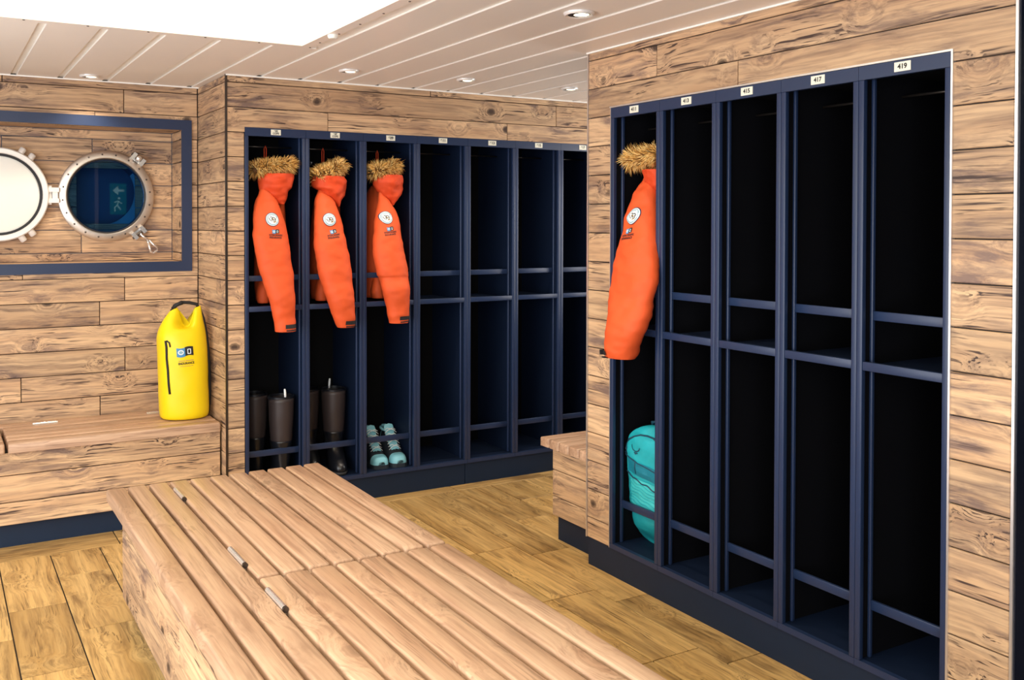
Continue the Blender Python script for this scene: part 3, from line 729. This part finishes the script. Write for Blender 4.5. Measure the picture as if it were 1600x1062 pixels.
def fur(parent, path, rad, n, length, seed, loc=(0, 0, 0)):
    """closed ruff of tapering strands round a loop"""
    rr = random.Random(seed); m = len(path); V = []; Fs = []; C = []
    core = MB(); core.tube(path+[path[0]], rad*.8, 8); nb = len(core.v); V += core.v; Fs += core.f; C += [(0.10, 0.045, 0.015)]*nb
    P_ = [Vector(p) for p in path]; ctr = sum(P_, Vector())/m
    for _ in range(n):
        t = rr.uniform(0, m); i = int(t) % m; f = t-int(t); p = P_[i].lerp(P_[(i+1) % m], f)
        tan = (P_[(i+1) % m]-P_[i]).normalized()
        a = tan.cross(Vector((0, 0, 1)))
        if a.length < .01: a = Vector((1, 0, 0))
        a.normalize(); b = a.cross(tan); q = rr.uniform(0, 2*PI)
        d = (a*math.cos(q)+b*math.sin(q))
        base = p+d*rad*.6
        clump = noise.noise_vector(p*42+Vector((seed, 0, 0)))
        dr = (d*1.0+clump*0.75+Vector((rr.gauss(0, .22), rr.gauss(0, .22), rr.gauss(0, .22)))+Vector((0, -.10, .22))).normalized()
        L = length*rr.uniform(.55, 1.15)*(1.1 if dr.z > 0 else .8); droop = Vector((0, 0, -.22*L))
        mid = base+dr*L*.55; tip = base+dr*L+droop*.8+clump*L*.25
        s1 = dr.cross(Vector((.3, .5, .8))).normalized(); s2 = dr.cross(s1); w0 = .0024*rr.uniform(.7, 1.3)
        n0 = len(V)
        for (c_, w_) in ((base, w0), (mid, w0*.8)):
            for k in range(3): q2 = 2*PI*k/3; V.append(c_+(s1*math.cos(q2)+s2*math.sin(q2))*w_)
        V.append(tip)
        for k in range(3):
            k2 = (k+1) % 3; Fs.append((n0+k, n0+k2, n0+3+k2, n0+3+k)); Fs.append((n0+3+k, n0+3+k2, n0+6))
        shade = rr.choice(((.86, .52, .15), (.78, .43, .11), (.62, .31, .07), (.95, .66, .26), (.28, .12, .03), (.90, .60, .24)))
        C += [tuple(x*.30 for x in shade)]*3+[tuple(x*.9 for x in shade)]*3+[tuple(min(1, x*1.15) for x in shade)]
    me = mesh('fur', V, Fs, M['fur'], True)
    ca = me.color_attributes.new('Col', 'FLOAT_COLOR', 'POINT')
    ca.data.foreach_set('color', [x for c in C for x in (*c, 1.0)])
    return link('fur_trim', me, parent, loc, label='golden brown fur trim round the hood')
def loop_from(front, back_d, rise=.0):
    back = [(p[0]*.9+sum(q[0] for q in front)/len(front)*.1, p[1]+back_d, p[2]+rise) for p in reversed(front)]
    f = []
    for k in range(len(front)-1):
        for j in range(4): f.append(catmull(front, k+j/4))
    f.append(front[-1]); bb_ = []
    for k in range(len(back)-1):
        for j in range(4): bb_.append(catmull(back, k+j/4))
    bb_.append(back[-1])
    return f+bb_
def parka(label, origin, rz, sleeve, hood, furp, body, far_sleeve, patch_at, logo_at, cuff_at, rot, loop_h, seed, cuffw, hook_z, furd=.10, group='orange parkas', wrk=.0085):
    """sleeve: (z, hl, hr, depth, half depth)"""
    t = thing('parka', label, 'parka', origin, rz, group)
    def th(hl, hr): return min(.062, max(.012, (hr-hl)*.42))
    sl, bv = soft('sleeve', [(z, a, b, d, th(a, b), th(a, b)) for (z, a, b, d) in reversed(sleeve)], M['orange'], t, n=48, sub=7, wr=wrk, wscale=10, wz=1.5, seed=seed)
    soft('body', body, M['orange'], t, n=32, sub=6, wr=.006, wscale=7, wz=1.0, seed=seed+3)
    if far_sleeve: soft('sleeve', far_sleeve, M['orange'], t, n=24, sub=4, wr=.005, wscale=9, seed=seed+7)
    hd, hb = soft('hood', hood, M['orange_dk'], t, n=48, sub=8, wr=.016, wscale=14, wz=1.1, seed=seed+11, power=2.0)
    fur(t, loop_from(furp, furd), .022, 3200, .052, int(seed*10)+3)
    # round badge
    h, z = patch_at
    pe = decal('badge', disc(.0365), M['inkd'], t, bv, h, z, rot, .0028, 'round white badge with ringed emblem')
    decal('badge_face', disc(.0335), M['inkw'], pe, bv, h, z, rot, .0036)
    decal('badge_ring', strokes([arc(.0265, 200, 300), arc(.0265, -50, 40), arc(.0235, 60, 130), arc(.0235, 140, 200), arc(.029, 20, 340, 40)], .0030), M['inkc'], pe, bv, h, z, rot, .0044)
    decal('badge_mark', strokes([[(-.018, .006), (-.012, -.006), (-.004, -.010), (-.003, .006)], [(-.012, .010), (-.006, .013), (.001, .009)], arc(.007, 20, 300, 10, (.006, .003)), [(.004, -.008), (.010, -.012), (.015, -.008), (.013, .002)], [(.012, .008), (.017, .004), (.016, -.003)]], .0034), M['ink'], pe, bv, h, z, rot, .0046)
    decal('badge_mark', strokes([[(.002, -.014), (.010, -.016), (.018, -.010)], [(.0, .003), (.008, -.002)]], .0034), M['inkg'], pe, bv, h, z, rot, .0048)
    h, z = logo_at
    tag_logo(t, bv, h, z, .0185, rot)
    text_decal(t, bv, 'NATIONAL GEOGRAPHIC', .0125, .072, h+.0, z-.0185, rot); text_decal(t, bv, 'ENDURANCE', .013, .064, h-.002, z-.0315, rot)
    # cuff strap
    h, z, r_ = cuff_at
    decal('cuff_strap', gridrect(cuffw, .021, 12, 4), M['strap'], t, bv, h, z+.004, r_, .0060, 'black cuff strap'); decal('cuff_strap', gridrect(cuffw*.92, .007, 12, 3), M['strap'], t, bv, h+.002, z-.017, r_, .0050)
    m = MB(); hx_, hy_, hz_ = loop_h; m.tube([(hx_-.004, hy_, hz_), (hx_-.006, hy_, hook_z-.01), (hx_, hy_, hook_z+.008), (hx_+.006, hy_, hook_z-.01), (hx_+.004, hy_, hz_)], .0028, 8); m.build('hanging_loop', M['orange_dk'], t, smooth=True)
    return t
def hood_rows(h, dc=0.0, df=.075, db=.09):
    n = len(h); out = []
    for i, (z, a, b, d) in enumerate(reversed(h)):
        k = min(1.0, .25+.9*i/(n-1)); out.append((z, a, b, d+dc, df*k, db*k))
    return out
c1 = [(1.753,1.541,1.558,4.93),(1.722,1.527,1.58,4.925),(1.692,1.514,1.595,4.917),(1.658,1.498,1.616,4.907),(1.601,1.484,1.634,4.89),(1.543,1.478,1.646,4.873),(1.486,1.471,1.653,4.857),(1.429,1.473,1.656,4.84),(1.372,1.479,1.662,4.83),(1.315,1.49,1.668,4.82),(1.258,1.504,1.671,4.81),(1.202,1.516,1.67,4.80),(1.144,1.534,1.672,4.79),(1.087,1.55,1.673,4.79),(1.03,1.562,1.675,4.79),(1.001,1.565,1.675,4.79),(0.979,1.568,1.675,4.79)]
c2 = [(1.752,1.866,1.882,4.93),(1.728,1.858,1.9,4.925),(1.698,1.846,1.915,4.917),(1.661,1.832,1.941,4.907),(1.603,1.821,1.959,4.89),(1.543,1.813,1.972,4.873),(1.484,1.808,1.979,4.857),(1.425,1.804,1.985,4.84),(1.367,1.807,1.993,4.83),(1.308,1.812,1.999,4.82),(1.25,1.824,2.003,4.81),(1.191,1.838,2.004,4.80),(1.132,1.857,2.007,4.79),(1.072,1.878,2.01,4.79),(1.013,1.9,2.011,4.79),(0.983,1.913,2.011,4.79)]
c3 = [(1.734,2.22,2.239,4.925),(1.703,2.214,2.249,4.917),(1.666,2.204,2.278,4.907),(1.605,2.186,2.307,4.89),(1.543,2.171,2.317,4.873),(1.482,2.158,2.318,4.857),(1.421,2.148,2.321,4.84),(1.361,2.146,2.33,4.83),(1.3,2.155,2.342,4.82),(1.258,2.162,2.344,4.813),(1.24,2.174,2.342,4.81),(1.179,2.18,2.34,4.79),(1.119,2.196,2.34,4.79),(1.058,2.211,2.337,4.79),(1.009,2.223,2.335,4.79),(0.99,2.226,2.332,4.79)]
h1 = [(1.81,1.531,1.71,4.88),(1.79,1.521,1.712,4.88),(1.762,1.519,1.707,4.88),(1.739,1.523,1.695,4.88),(1.716,1.533,1.678,4.88),(1.693,1.566,1.677,4.88),(1.669,1.595,1.675,4.88),(1.647,1.637,1.663,4.88)]
h2 = [(1.804,1.832,2.003,4.88),(1.78,1.826,2.016,4.88),(1.745,1.826,2.016,4.88),(1.722,1.863,2.012,4.88),(1.698,1.888,2.007,4.88),(1.675,1.926,1.994,4.88),(1.651,1.958,1.983,4.88),(1.638,1.968,1.976,4.88)]
h3 = [(1.819,2.206,2.354,4.88),(1.795,2.19,2.362,4.88),(1.764,2.187,2.365,4.88),(1.734,2.203,2.364,4.88),(1.709,2.226,2.354,4.88),(1.684,2.256,2.338,4.88),(1.666,2.279,2.32,4.88),(1.648,2.296,2.306,4.88)]
def local(rws, ox, oy): return [(z, a-ox, b-ox, d-oy) for (z, a, b, d) in rws]
def hang_body(xc):
    return [(1.113, xc-.075, xc+.070, .285, .125, .10), (1.25, xc-.085, xc+.080, .275, .125, .11), (1.42, xc-.085, xc+.080, .265, .12, .11), (1.58, xc-.08, xc+.072, .255, .11, .10), (1.69, xc-.065, xc+.058, .235, .10, .09), (1.755, xc-.045, xc+.035, .21, .07, .07), (1.775, xc-.02, xc+.015, .20, .03, .03)]
def far_sl(xc):
    return [(1.114, xc-.105, xc-.045, .135, .03, .05), (1.15, xc-.11, xc-.045, .14, .035, .05), (1.20, xc-.10, xc-.04, .15, .035, .05), (1.26, xc-.07, xc-.02, .18, .03, .05)]
ox, oy = 1.430, YB
parka('orange parka in locker 605 with wide fur ruff and hood folded over', (ox, oy, 0), 0, local(c1, ox, oy), hood_rows(local(h1, ox, oy), .045),
      [(1.502-ox, .035, 1.826), (1.54-ox, .03, 1.840), (1.60-ox, .025, 1.845), (1.655-ox, .03, 1.855), (1.688-ox, .04, 1.848)], hang_body(.225), far_sl(.215), (1.560-ox, 1.566), (1.572-ox, 1.502), (1.640-ox, 1.004, 0.02), -.05, (.17, .19, 1.80), 1.3, .070, BT-.085)
ox = 1.764
parka('orange parka in locker 607 with fur ruff rising to one side', (ox, oy, 0), 0, local(c2, ox, oy), hood_rows(local(h2, ox, oy), .045),
      [(1.846-ox, .035, 1.792), (1.875-ox, .03, 1.818), (1.915-ox, .025, 1.822), (1.955-ox, .03, 1.845), (1.986-ox, .04, 1.866)], hang_body(.215), far_sl(.215), (1.880-ox, 1.566), (1.895-ox, 1.501), (1.976-ox, 1.006, 0.0), .12, (.17, .19, 1.80), 2.7, .070, BT-.085)
ox = 2.098
parka('orange parka in locker 609 with a dip in its fur ruff', (ox, oy, 0), 0, local(c3, ox, oy), hood_rows(local(h3, ox, oy), .045),
      [(2.178-ox, .035, 1.832), (2.205-ox, .03, 1.846), (2.243-ox, .025, 1.838), (2.290-ox, .03, 1.855), (2.322-ox, .04, 1.874)], hang_body(.190), far_sl(.225), (2.220-ox, 1.578), (2.232-ox, 1.515), (2.298-ox, 1.016, 0.03), .10, (.17, .19, 1.80), 4.1, .072, BT-.085)
c4 = [(1.752,3.186,3.13,2.698),(1.719,3.203,3.106,2.691),(1.687,3.217,3.092,2.685),(1.632,3.237,3.073,2.674),(1.578,3.249,3.06,2.663),(1.524,3.258,3.047,2.652),(1.47,3.265,3.037,2.641),(1.417,3.273,3.03,2.63),(1.363,3.277,3.021,2.617),(1.309,3.276,3.017,2.603),(1.256,3.269,3.02,2.59),(1.203,3.261,3.025,2.577),(1.151,3.252,3.029,2.563),(1.098,3.239,3.039,2.55),(1.043,3.242,3.067,2.55),(1.004,3.241,3.088,2.55),(0.977,3.234,3.106,2.55)]
def pull(rws, f):
    out = []
    for (z, a, b, d) in rws:
        d2 = f(z, d); k = d2/d; out.append((1.55+(z-1.55)*k, RY0-a*k, RY0-b*k, d2-XR))
    return out
newd = lambda z, d: d-.012-.050*max(0, min(1, (1.75-z)/.34))
c4l = pull([(z, a, max(b, 3.058*d/2.64) if z > 1.28 else b, d) for (z, a, b, d) in c4], newd)
h4 = [(1.778,3.21,3.072,2.7),(1.751,3.207,3.064,2.7),(1.719,3.198,3.064,2.7),(1.685,3.171,3.071,2.7),(1.653,3.143,3.087,2.7)]
h4l = pull(h4, lambda z, d: 2.665)
f4 = [(RY0-3.245, .07, 1.812), (RY0-3.213, .062, 1.826), (RY0-3.155, .058, 1.819), (RY0-3.087, .06, 1.838), (RY0-3.055, .07, 1.826)]
parka('orange parka in locker 411 with its cuff swung out past the frame', (XR, RY0, 0), -PI/2, c4l, hood_rows(h4l, .03), f4, hang_body(.165), None, (.186, 1.579), (.184, 1.517), (.152, 1.008, 0.05), .12, (.15, .19, 1.80), 5.9, .05, RT-.085, wrk=.013)

# ------------------------------------------------------------------ yellow dry bag
yb = thing('dry_bag', 'bright yellow roll-top dry bag standing on the wall bench in the corner', 'bag', (1.18, 5.17, SZ+.004))
def yr(z, a, b, f, bk=None): return (z-.504, a-1.18, b-1.18, 0.0, f, bk or f)
YB_ = [yr(.505, 1.085, 1.285, .085), yr(.512, 1.062, 1.304, .105), yr(.545, 1.055, 1.310, .115), yr(.62, 1.052, 1.311, .115), yr(.72, 1.052, 1.307, .112), yr(.82, 1.049, 1.306, .110), yr(.90, 1.046, 1.300, .105), yr(.945, 1.046, 1.297, .095), yr(.985, 1.055, 1.293, .078), yr(1.02, 1.076, 1.287, .056), yr(1.05, 1.100, 1.281, .036), yr(1.075, 1.122, 1.276, .020), yr(1.085, 1.128, 1.272, .012)]
def dip(u, z):
    zz = z+.504
    if zz < .985: return 0.0
    k = min(1, (zz-.985)/.09); return k*(.016*abs(u)**2-.088*math.exp(-((u+.06)/.46)**4))
bag, bb_ = soft('bag_body', YB_, M['yellow'], yb, n=48, sub=4, wr=.0055, wscale=7, wz=.9, seed=2.2, power=2.5, topdip=dip)
def on(bvh, pts, off): return [(h, stick(bvh, h, z, off), z) for (h, z) in pts if stick(bvh, h, z, off) is not None]
m = MB(); m.tube(on(bb_, [(-.108, .425), (-.104, .39), (-.103, .33), (-.098, .27), (-.095, .20), (-.090, .145)], .002), .0062, 8); m.build('zip', M['strap'], yb, smooth=True, label='black zip down the front')
m = MB(); m.tube(on(bb_, [(-.104, .425), (-.092, .415), (-.088, .392)], .004), .004, 8); m.build('zip_pull', M['strap'], yb, smooth=True)
m = MB()
m.tube([(-.060, 0, .572), (-.045, -.004, .602), (-.010, -.006, .618), (.035, -.004, .614), (.072, 0, .604), (.090, .004, .575)], .009, 8)
m.tube([(-.055, .0, .585), (-.035, -.012, .606), (-.005, -.014, .617)], .0105, 8)
m.build('buckle_strap', M['strap'], yb, smooth=True, label='black strap handle buckled across the rolled top')
m = MB(); m.tube([(.090, .004, .58), (.110, .000, .52), (.124, -.004, .44), (.134, -.006, .34), (.139, -.006, .22), (.139, -.004, .10), (.132, .0, .012)], .0080, 8); m.build('shoulder_strap', M['strap'], yb, smooth=True, label='black shoulder strap down the right side')
tag_logo(yb, bb_, 1.165-1.18, .868-.504, .043, .05)
text_decal(yb, bb_, 'NATIONAL GEOGRAPHIC', .0085, .078, 1.170-1.18, .822-.504, .05, mat='inkg'); text_decal(yb, bb_, 'ENDURANCE', .016, .082, 1.171-1.18, .808-.504, .05); decal('underline', gridrect(.070, .0022, 16, 1), M['inkg'], yb, bb_, 1.172-1.18, .794-.504, .05, .0025)

# ------------------------------------------------------------------ teal backpack in the near locker
bp_ = thing('backpack', 'teal backpack standing in the bottom of locker 411', 'bag', (XR, RY0, 0.146), -PI/2)
BR = [(.147,3.272,3.05,2.770),(.164,3.30,3.02,2.760),(.213,3.343,3.00,2.725),(.269,3.366,2.99,2.705),(.325,3.38,2.99,2.690),(.437,3.395,2.99,2.675),(.522,3.40,2.99,2.668),(.579,3.386,3.0,2.672),(.610,3.355,3.02,2.680),(.636,3.306,3.04,2.690),(.652,3.254,3.07,2.70)]
def br(z, a, b, d):
    k = d/2.78; zz = max(0.0, 1.55+(z-1.55)*k-.146) if z > .2 else z-.147
    top = 1.0 if .2 < z < .6 else .6
    return (zz, RY0-a*k, RY0-b-.0, d-XR, .032*top, .15*top)
rows_b = [br(*q) for q in BR]
rows_b[0] = (0.0005,)+rows_b[0][1:]; rows_b[1] = (.02,)+rows_b[1][1:]; rows_b[2] = (.075,)+rows_b[2][1:]; rows_b[3] = (.135,)+rows_b[3][1:]
bk, kb = soft('pack_body', rows_b, M['teal'], bp_, n=44, sub=4, wr=.010, wscale=13, wz=1.8, seed=8.0, power=2.6)
def pz(z): return 1.55+(z-1.55)*.962-.146
m = MB(); m.tube(on(kb, [(.035, .435), (.06, .462), (.095, .480), (.13, .492), (.17, .495), (.21, .492), (.25, .48)], .001), .0042, 8); m.tube(on(kb, [(.030, .425), (.040, .405), (.052, .398), (.05, .42), (.035, .44)], .003), .004, 8); m.build('lid_zip', M['teal_cord'], bp_, smooth=True, label='dark zip with pull loop')
decal('front_band', gridrect(.205, .060, 24, 6), M['teal_dk'], bp_, kb, .158, .345, -.10, .003, 'darker teal band across the front')
m = MB(); m.tube(on(kb, [(.028+.011*i, .395-.0022*i) for i in range(20)], .002), .003, 6); m.tube(on(kb, [(.028+.011*i, .318-.0025*i+.004*math.sin(i)) for i in range(20)], .002), .0035, 6); m.tube(on(kb, [(.118, .378), (.112, .350), (.116, .325)], .003), .003, 6); m.build('piping', M['teal_cord'], bp_, smooth=True)
decal('stretch_pocket', gridrect(.200, .135, 24, 14), M['teal_lt'], bp_, kb, .160, .232, -.06, .0028, 'lighter ribbed stretch pocket')
m = MB()
for i in range(8): m.tube(on(kb, [(.05+.012*j, .296-.016*i-.0022*j+.003*math.sin(j*.9+i)) for j in range(16)], .002), .0026, 6)
m.build('pocket_rib', M['teal'], bp_, smooth=True)
decal('logo_mark', strokes([arc(.030, 190, 340, 14), [(-.004, -.028), (.0, -.044), (.006, -.030)], [(-.010, -.036), (.0, -.040), (.012, -.037)]], .0042), M['teal_cord'], bp_, kb, .118, .452, 0, .003, 'dark curved bird mark')
m = MB(); m.tube([(.13, .14, .515), (.14, .12, .545), (.165, .12, .55), (.185, .14, .52)], .007, 8); m.build('grab_handle', M['teal_cord'], bp_, smooth=True)

# ------------------------------------------------------------------ tall boots
def boot(label, x, y, rz, top=.455, r=.066, group=None, tab=True):
    t = thing('rubber_boot', label, 'boot', (x, y, .1462), rz, group)
    def rr_(z, hw, dc, f, b): return (z, -hw, hw, dc, f, b)
    soft('shaft', [rr_(.215, r*.86, 0, .070, .070), rr_(.28, r*.93, 0, .073, .073), rr_(.36, r*1.0, 0, .076, .076), rr_(top, r*1.04, 0, .078, .078)], M['neoprene'], t, n=28, sub=4, wr=.002, seed=x*9, label='brown grey boot shaft')
    soft('foot', [rr_(.016, .046, -.065, .112, .125), rr_(.03, .050, -.066, .118, .130), rr_(.055, .050, -.062, .112, .128), rr_(.085, .049, -.045, .090, .112), rr_(.12, .049, -.018, .070, .084), rr_(.17, .052, -.003, .064, .070), rr_(.222, r*.90, 0, .073, .073)], M['rubber'], t, n=28, sub=4, wr=.0015, seed=x*5, label='glossy black rubber foot')
    soft('sole', [rr_(0.0, .047, -.064, .115, .128), rr_(.006, .052, -.066, .121, .134), rr_(.018, .052, -.066, .121, .134), rr_(.020, .046, -.066, .112, .125)], M['gasket'], t, n=28, sub=2)
    m = MB(); m.lathe([(r*1.04, top-.004), (r*1.10, top-.004), (r*1.10, top+.010), (r*.95, top+.012), (r*.93, top-.06), (r*.98, top-.06)], 24, close=True); m.build('collar', M['rubber'], t, auto=50)
    m = MB(); m.lathe([(1e-6, top-.05), (r*.93, top-.05), (1e-6, top-.045)], 20); m.build('lining', M['gasket'], t)
    if tab:
        m = MB(); m.tube([(-.01, .06, top), (-.008, .062, top+.03), (-.006, .060, top+.055)], [.006, .0065, .005], 8); m.build('pull_tab', M['inkw'], t, smooth=True, label='white pull tab')
    return t
boot('right tall brown and black boot with white tab in locker 605', 1.662, 4.985, PI*.97, .45)
boot('left tall boot tucked behind its mate in locker 605', 1.560, 5.135, PI*1.04, .45, .064, tab=False)
boot('front tall boot with toe showing under the rail in locker 607', 2.000, 5.070, -.12, .45)
boot('rear tall boot half behind its mate in locker 607', 1.890, 5.195, -.10, .44, .064, tab=False)

# ------------------------------------------------------------------ hiking shoes
def shoe(label, x, y, rz):
    t = thing('hiking_shoe', label, 'shoe', (x, y, .1462), rz, None)
    L = [(.000, .020, .040), (.012, .038, .058), (.040, .048, .068), (.075, .050, .074), (.11, .049, .092), (.145, .046, .118), (.18, .043, .150), (.21, .041, .172), (.25, .041, .174), (.275, .037, .178), (.290, .026, .170)]
    def shell(i0, i1, grow=0.0):
        V = []; Fs = []; n = 20; R_ = [catmull(L, i0+(i1-i0)*k/16) for k in range(17)]
        for (yy, hw, hh) in R_:
            hw += grow; hh += grow
            for k in range(n):
                q = PI*k/(n-1); c, s = math.cos(q), math.sin(q)
                V.append((math.copysign(abs(c)**.6, c)*hw*(1-.25*s*s*(hh > .1)), yy, .018+(hh-.018)*s**.75))
        for i in range(16):
            for k in range(n-1): Fs.append((i*n+k, i*n+k+1, (i+1)*n+k+1, (i+1)*n+k))
        for i in (0, 16): Fs.append(tuple(i*n+k for k in range(n)))
        return V, Fs
    def mk(name, i0, i1, mat, grow, lab=None, parent=t):
        V, Fs = shell(i0, i1, grow); m = MB(); m.add(V, Fs); return m.build(name, mat, parent, auto=60, label=lab)
    mk('upper', 0, 10, M['shoe_dark'], 0); mk('toe_cap', 0, 2.5, M['shoe_blue'], .0022, 'pale blue toe cap'); mk('heel_counter', 9, 10, M['shoe_blue'], .002, 'pale blue heel')
    m = MB(); m.box(-.001, .001, 0, .001, 0, .001); m = MB()
    out = [(L_[0], L_[1]+.006) for L_ in L]
    V = []; n = len(out)
    for z in (0.0, .022):
        V += [(w_, yy-.004, z) for (yy, w_) in out]+[(-w_, yy-.004, z) for (yy, w_) in reversed(out)]
    N = 2*n; m.add(V, [tuple(range(N-1, -1, -1)), tuple(range(N, 2*N))]+[(i, (i+1) % N, N+(i+1) % N, N+i) for i in range(N)]); m.build('sole', M['shoe_dark'], t)
    m = MB(); V = []; TY = [(.085, .024, .082), (.115, .025, .100), (.15, .026, .128), (.185, .027, .162), (.205, .028, .192), (.212, .024, .205)]
    for (yy, hw, zz) in TY: V += [(-hw, yy, zz), (0, yy-.004, zz+.007), (hw, yy, zz)]
    V2 = [(v[0]*.95, v[1]+.008, v[2]-.008) for v in V]; k = len(V)
    Fs = []
    for i in range(len(TY)-1):
        for j in range(2): Fs.append((i*3+j, i*3+j+1, i*3+j+4, i*3+j+3)); Fs.append((k+i*3+j, k+i*3+j+3, k+i*3+j+4, k+i*3+j+1))
    m.add(V+V2, Fs); m.build('tongue', M['shoe_blue'], t, smooth=True, label='pale blue tongue')
    m = MB()
    for i in range(4):
        y0, z0 = .094+.026*i, .096+.024*i+.003*i
        m.tube([(-.036, y0, z0-.014), (-.018, y0-.002, z0+.002), (.016, y0+.010, z0+.012), (.036, y0+.014, z0)], .0026, 6); m.tube([(.036, y0, z0-.014), (.018, y0-.002, z0+.003), (-.016, y0+.010, z0+.013), (-.036, y0+.014, z0)], .0026, 6)
    m.build('laces', M['lace'], t, smooth=True)
    m = MB(); m.tube([(.034*math.cos(a), .245+.045*math.sin(a), .178+.006*math.sin(a)) for a in [2*PI*i/20 for i in range(21)]], .008, 8); m.build('collar', M['shoe_blue'], t, smooth=True, label='pale blue padded collar')
    m = MB(); m.lathe([(1e-6, .1755), (.030, .1755), (1e-6, .177)], 16, 'z', (0, .245, 0)); m.build('lining', M['gasket'], t)
    m = MB(); m.tube([(-.010, .292, .165), (-.010, .298, .19), (.010, .298, .19), (.010, .292, .165)], .004, 6); m.build('heel_loop', M['shoe_blue'], t, smooth=True)
    return t
shoe('left pale blue and black hiking shoe with white laces in locker 609', 2.232, 4.915, -.10)
shoe('right pale blue and black hiking shoe with white laces in locker 609', 2.344, 4.905, -.10)
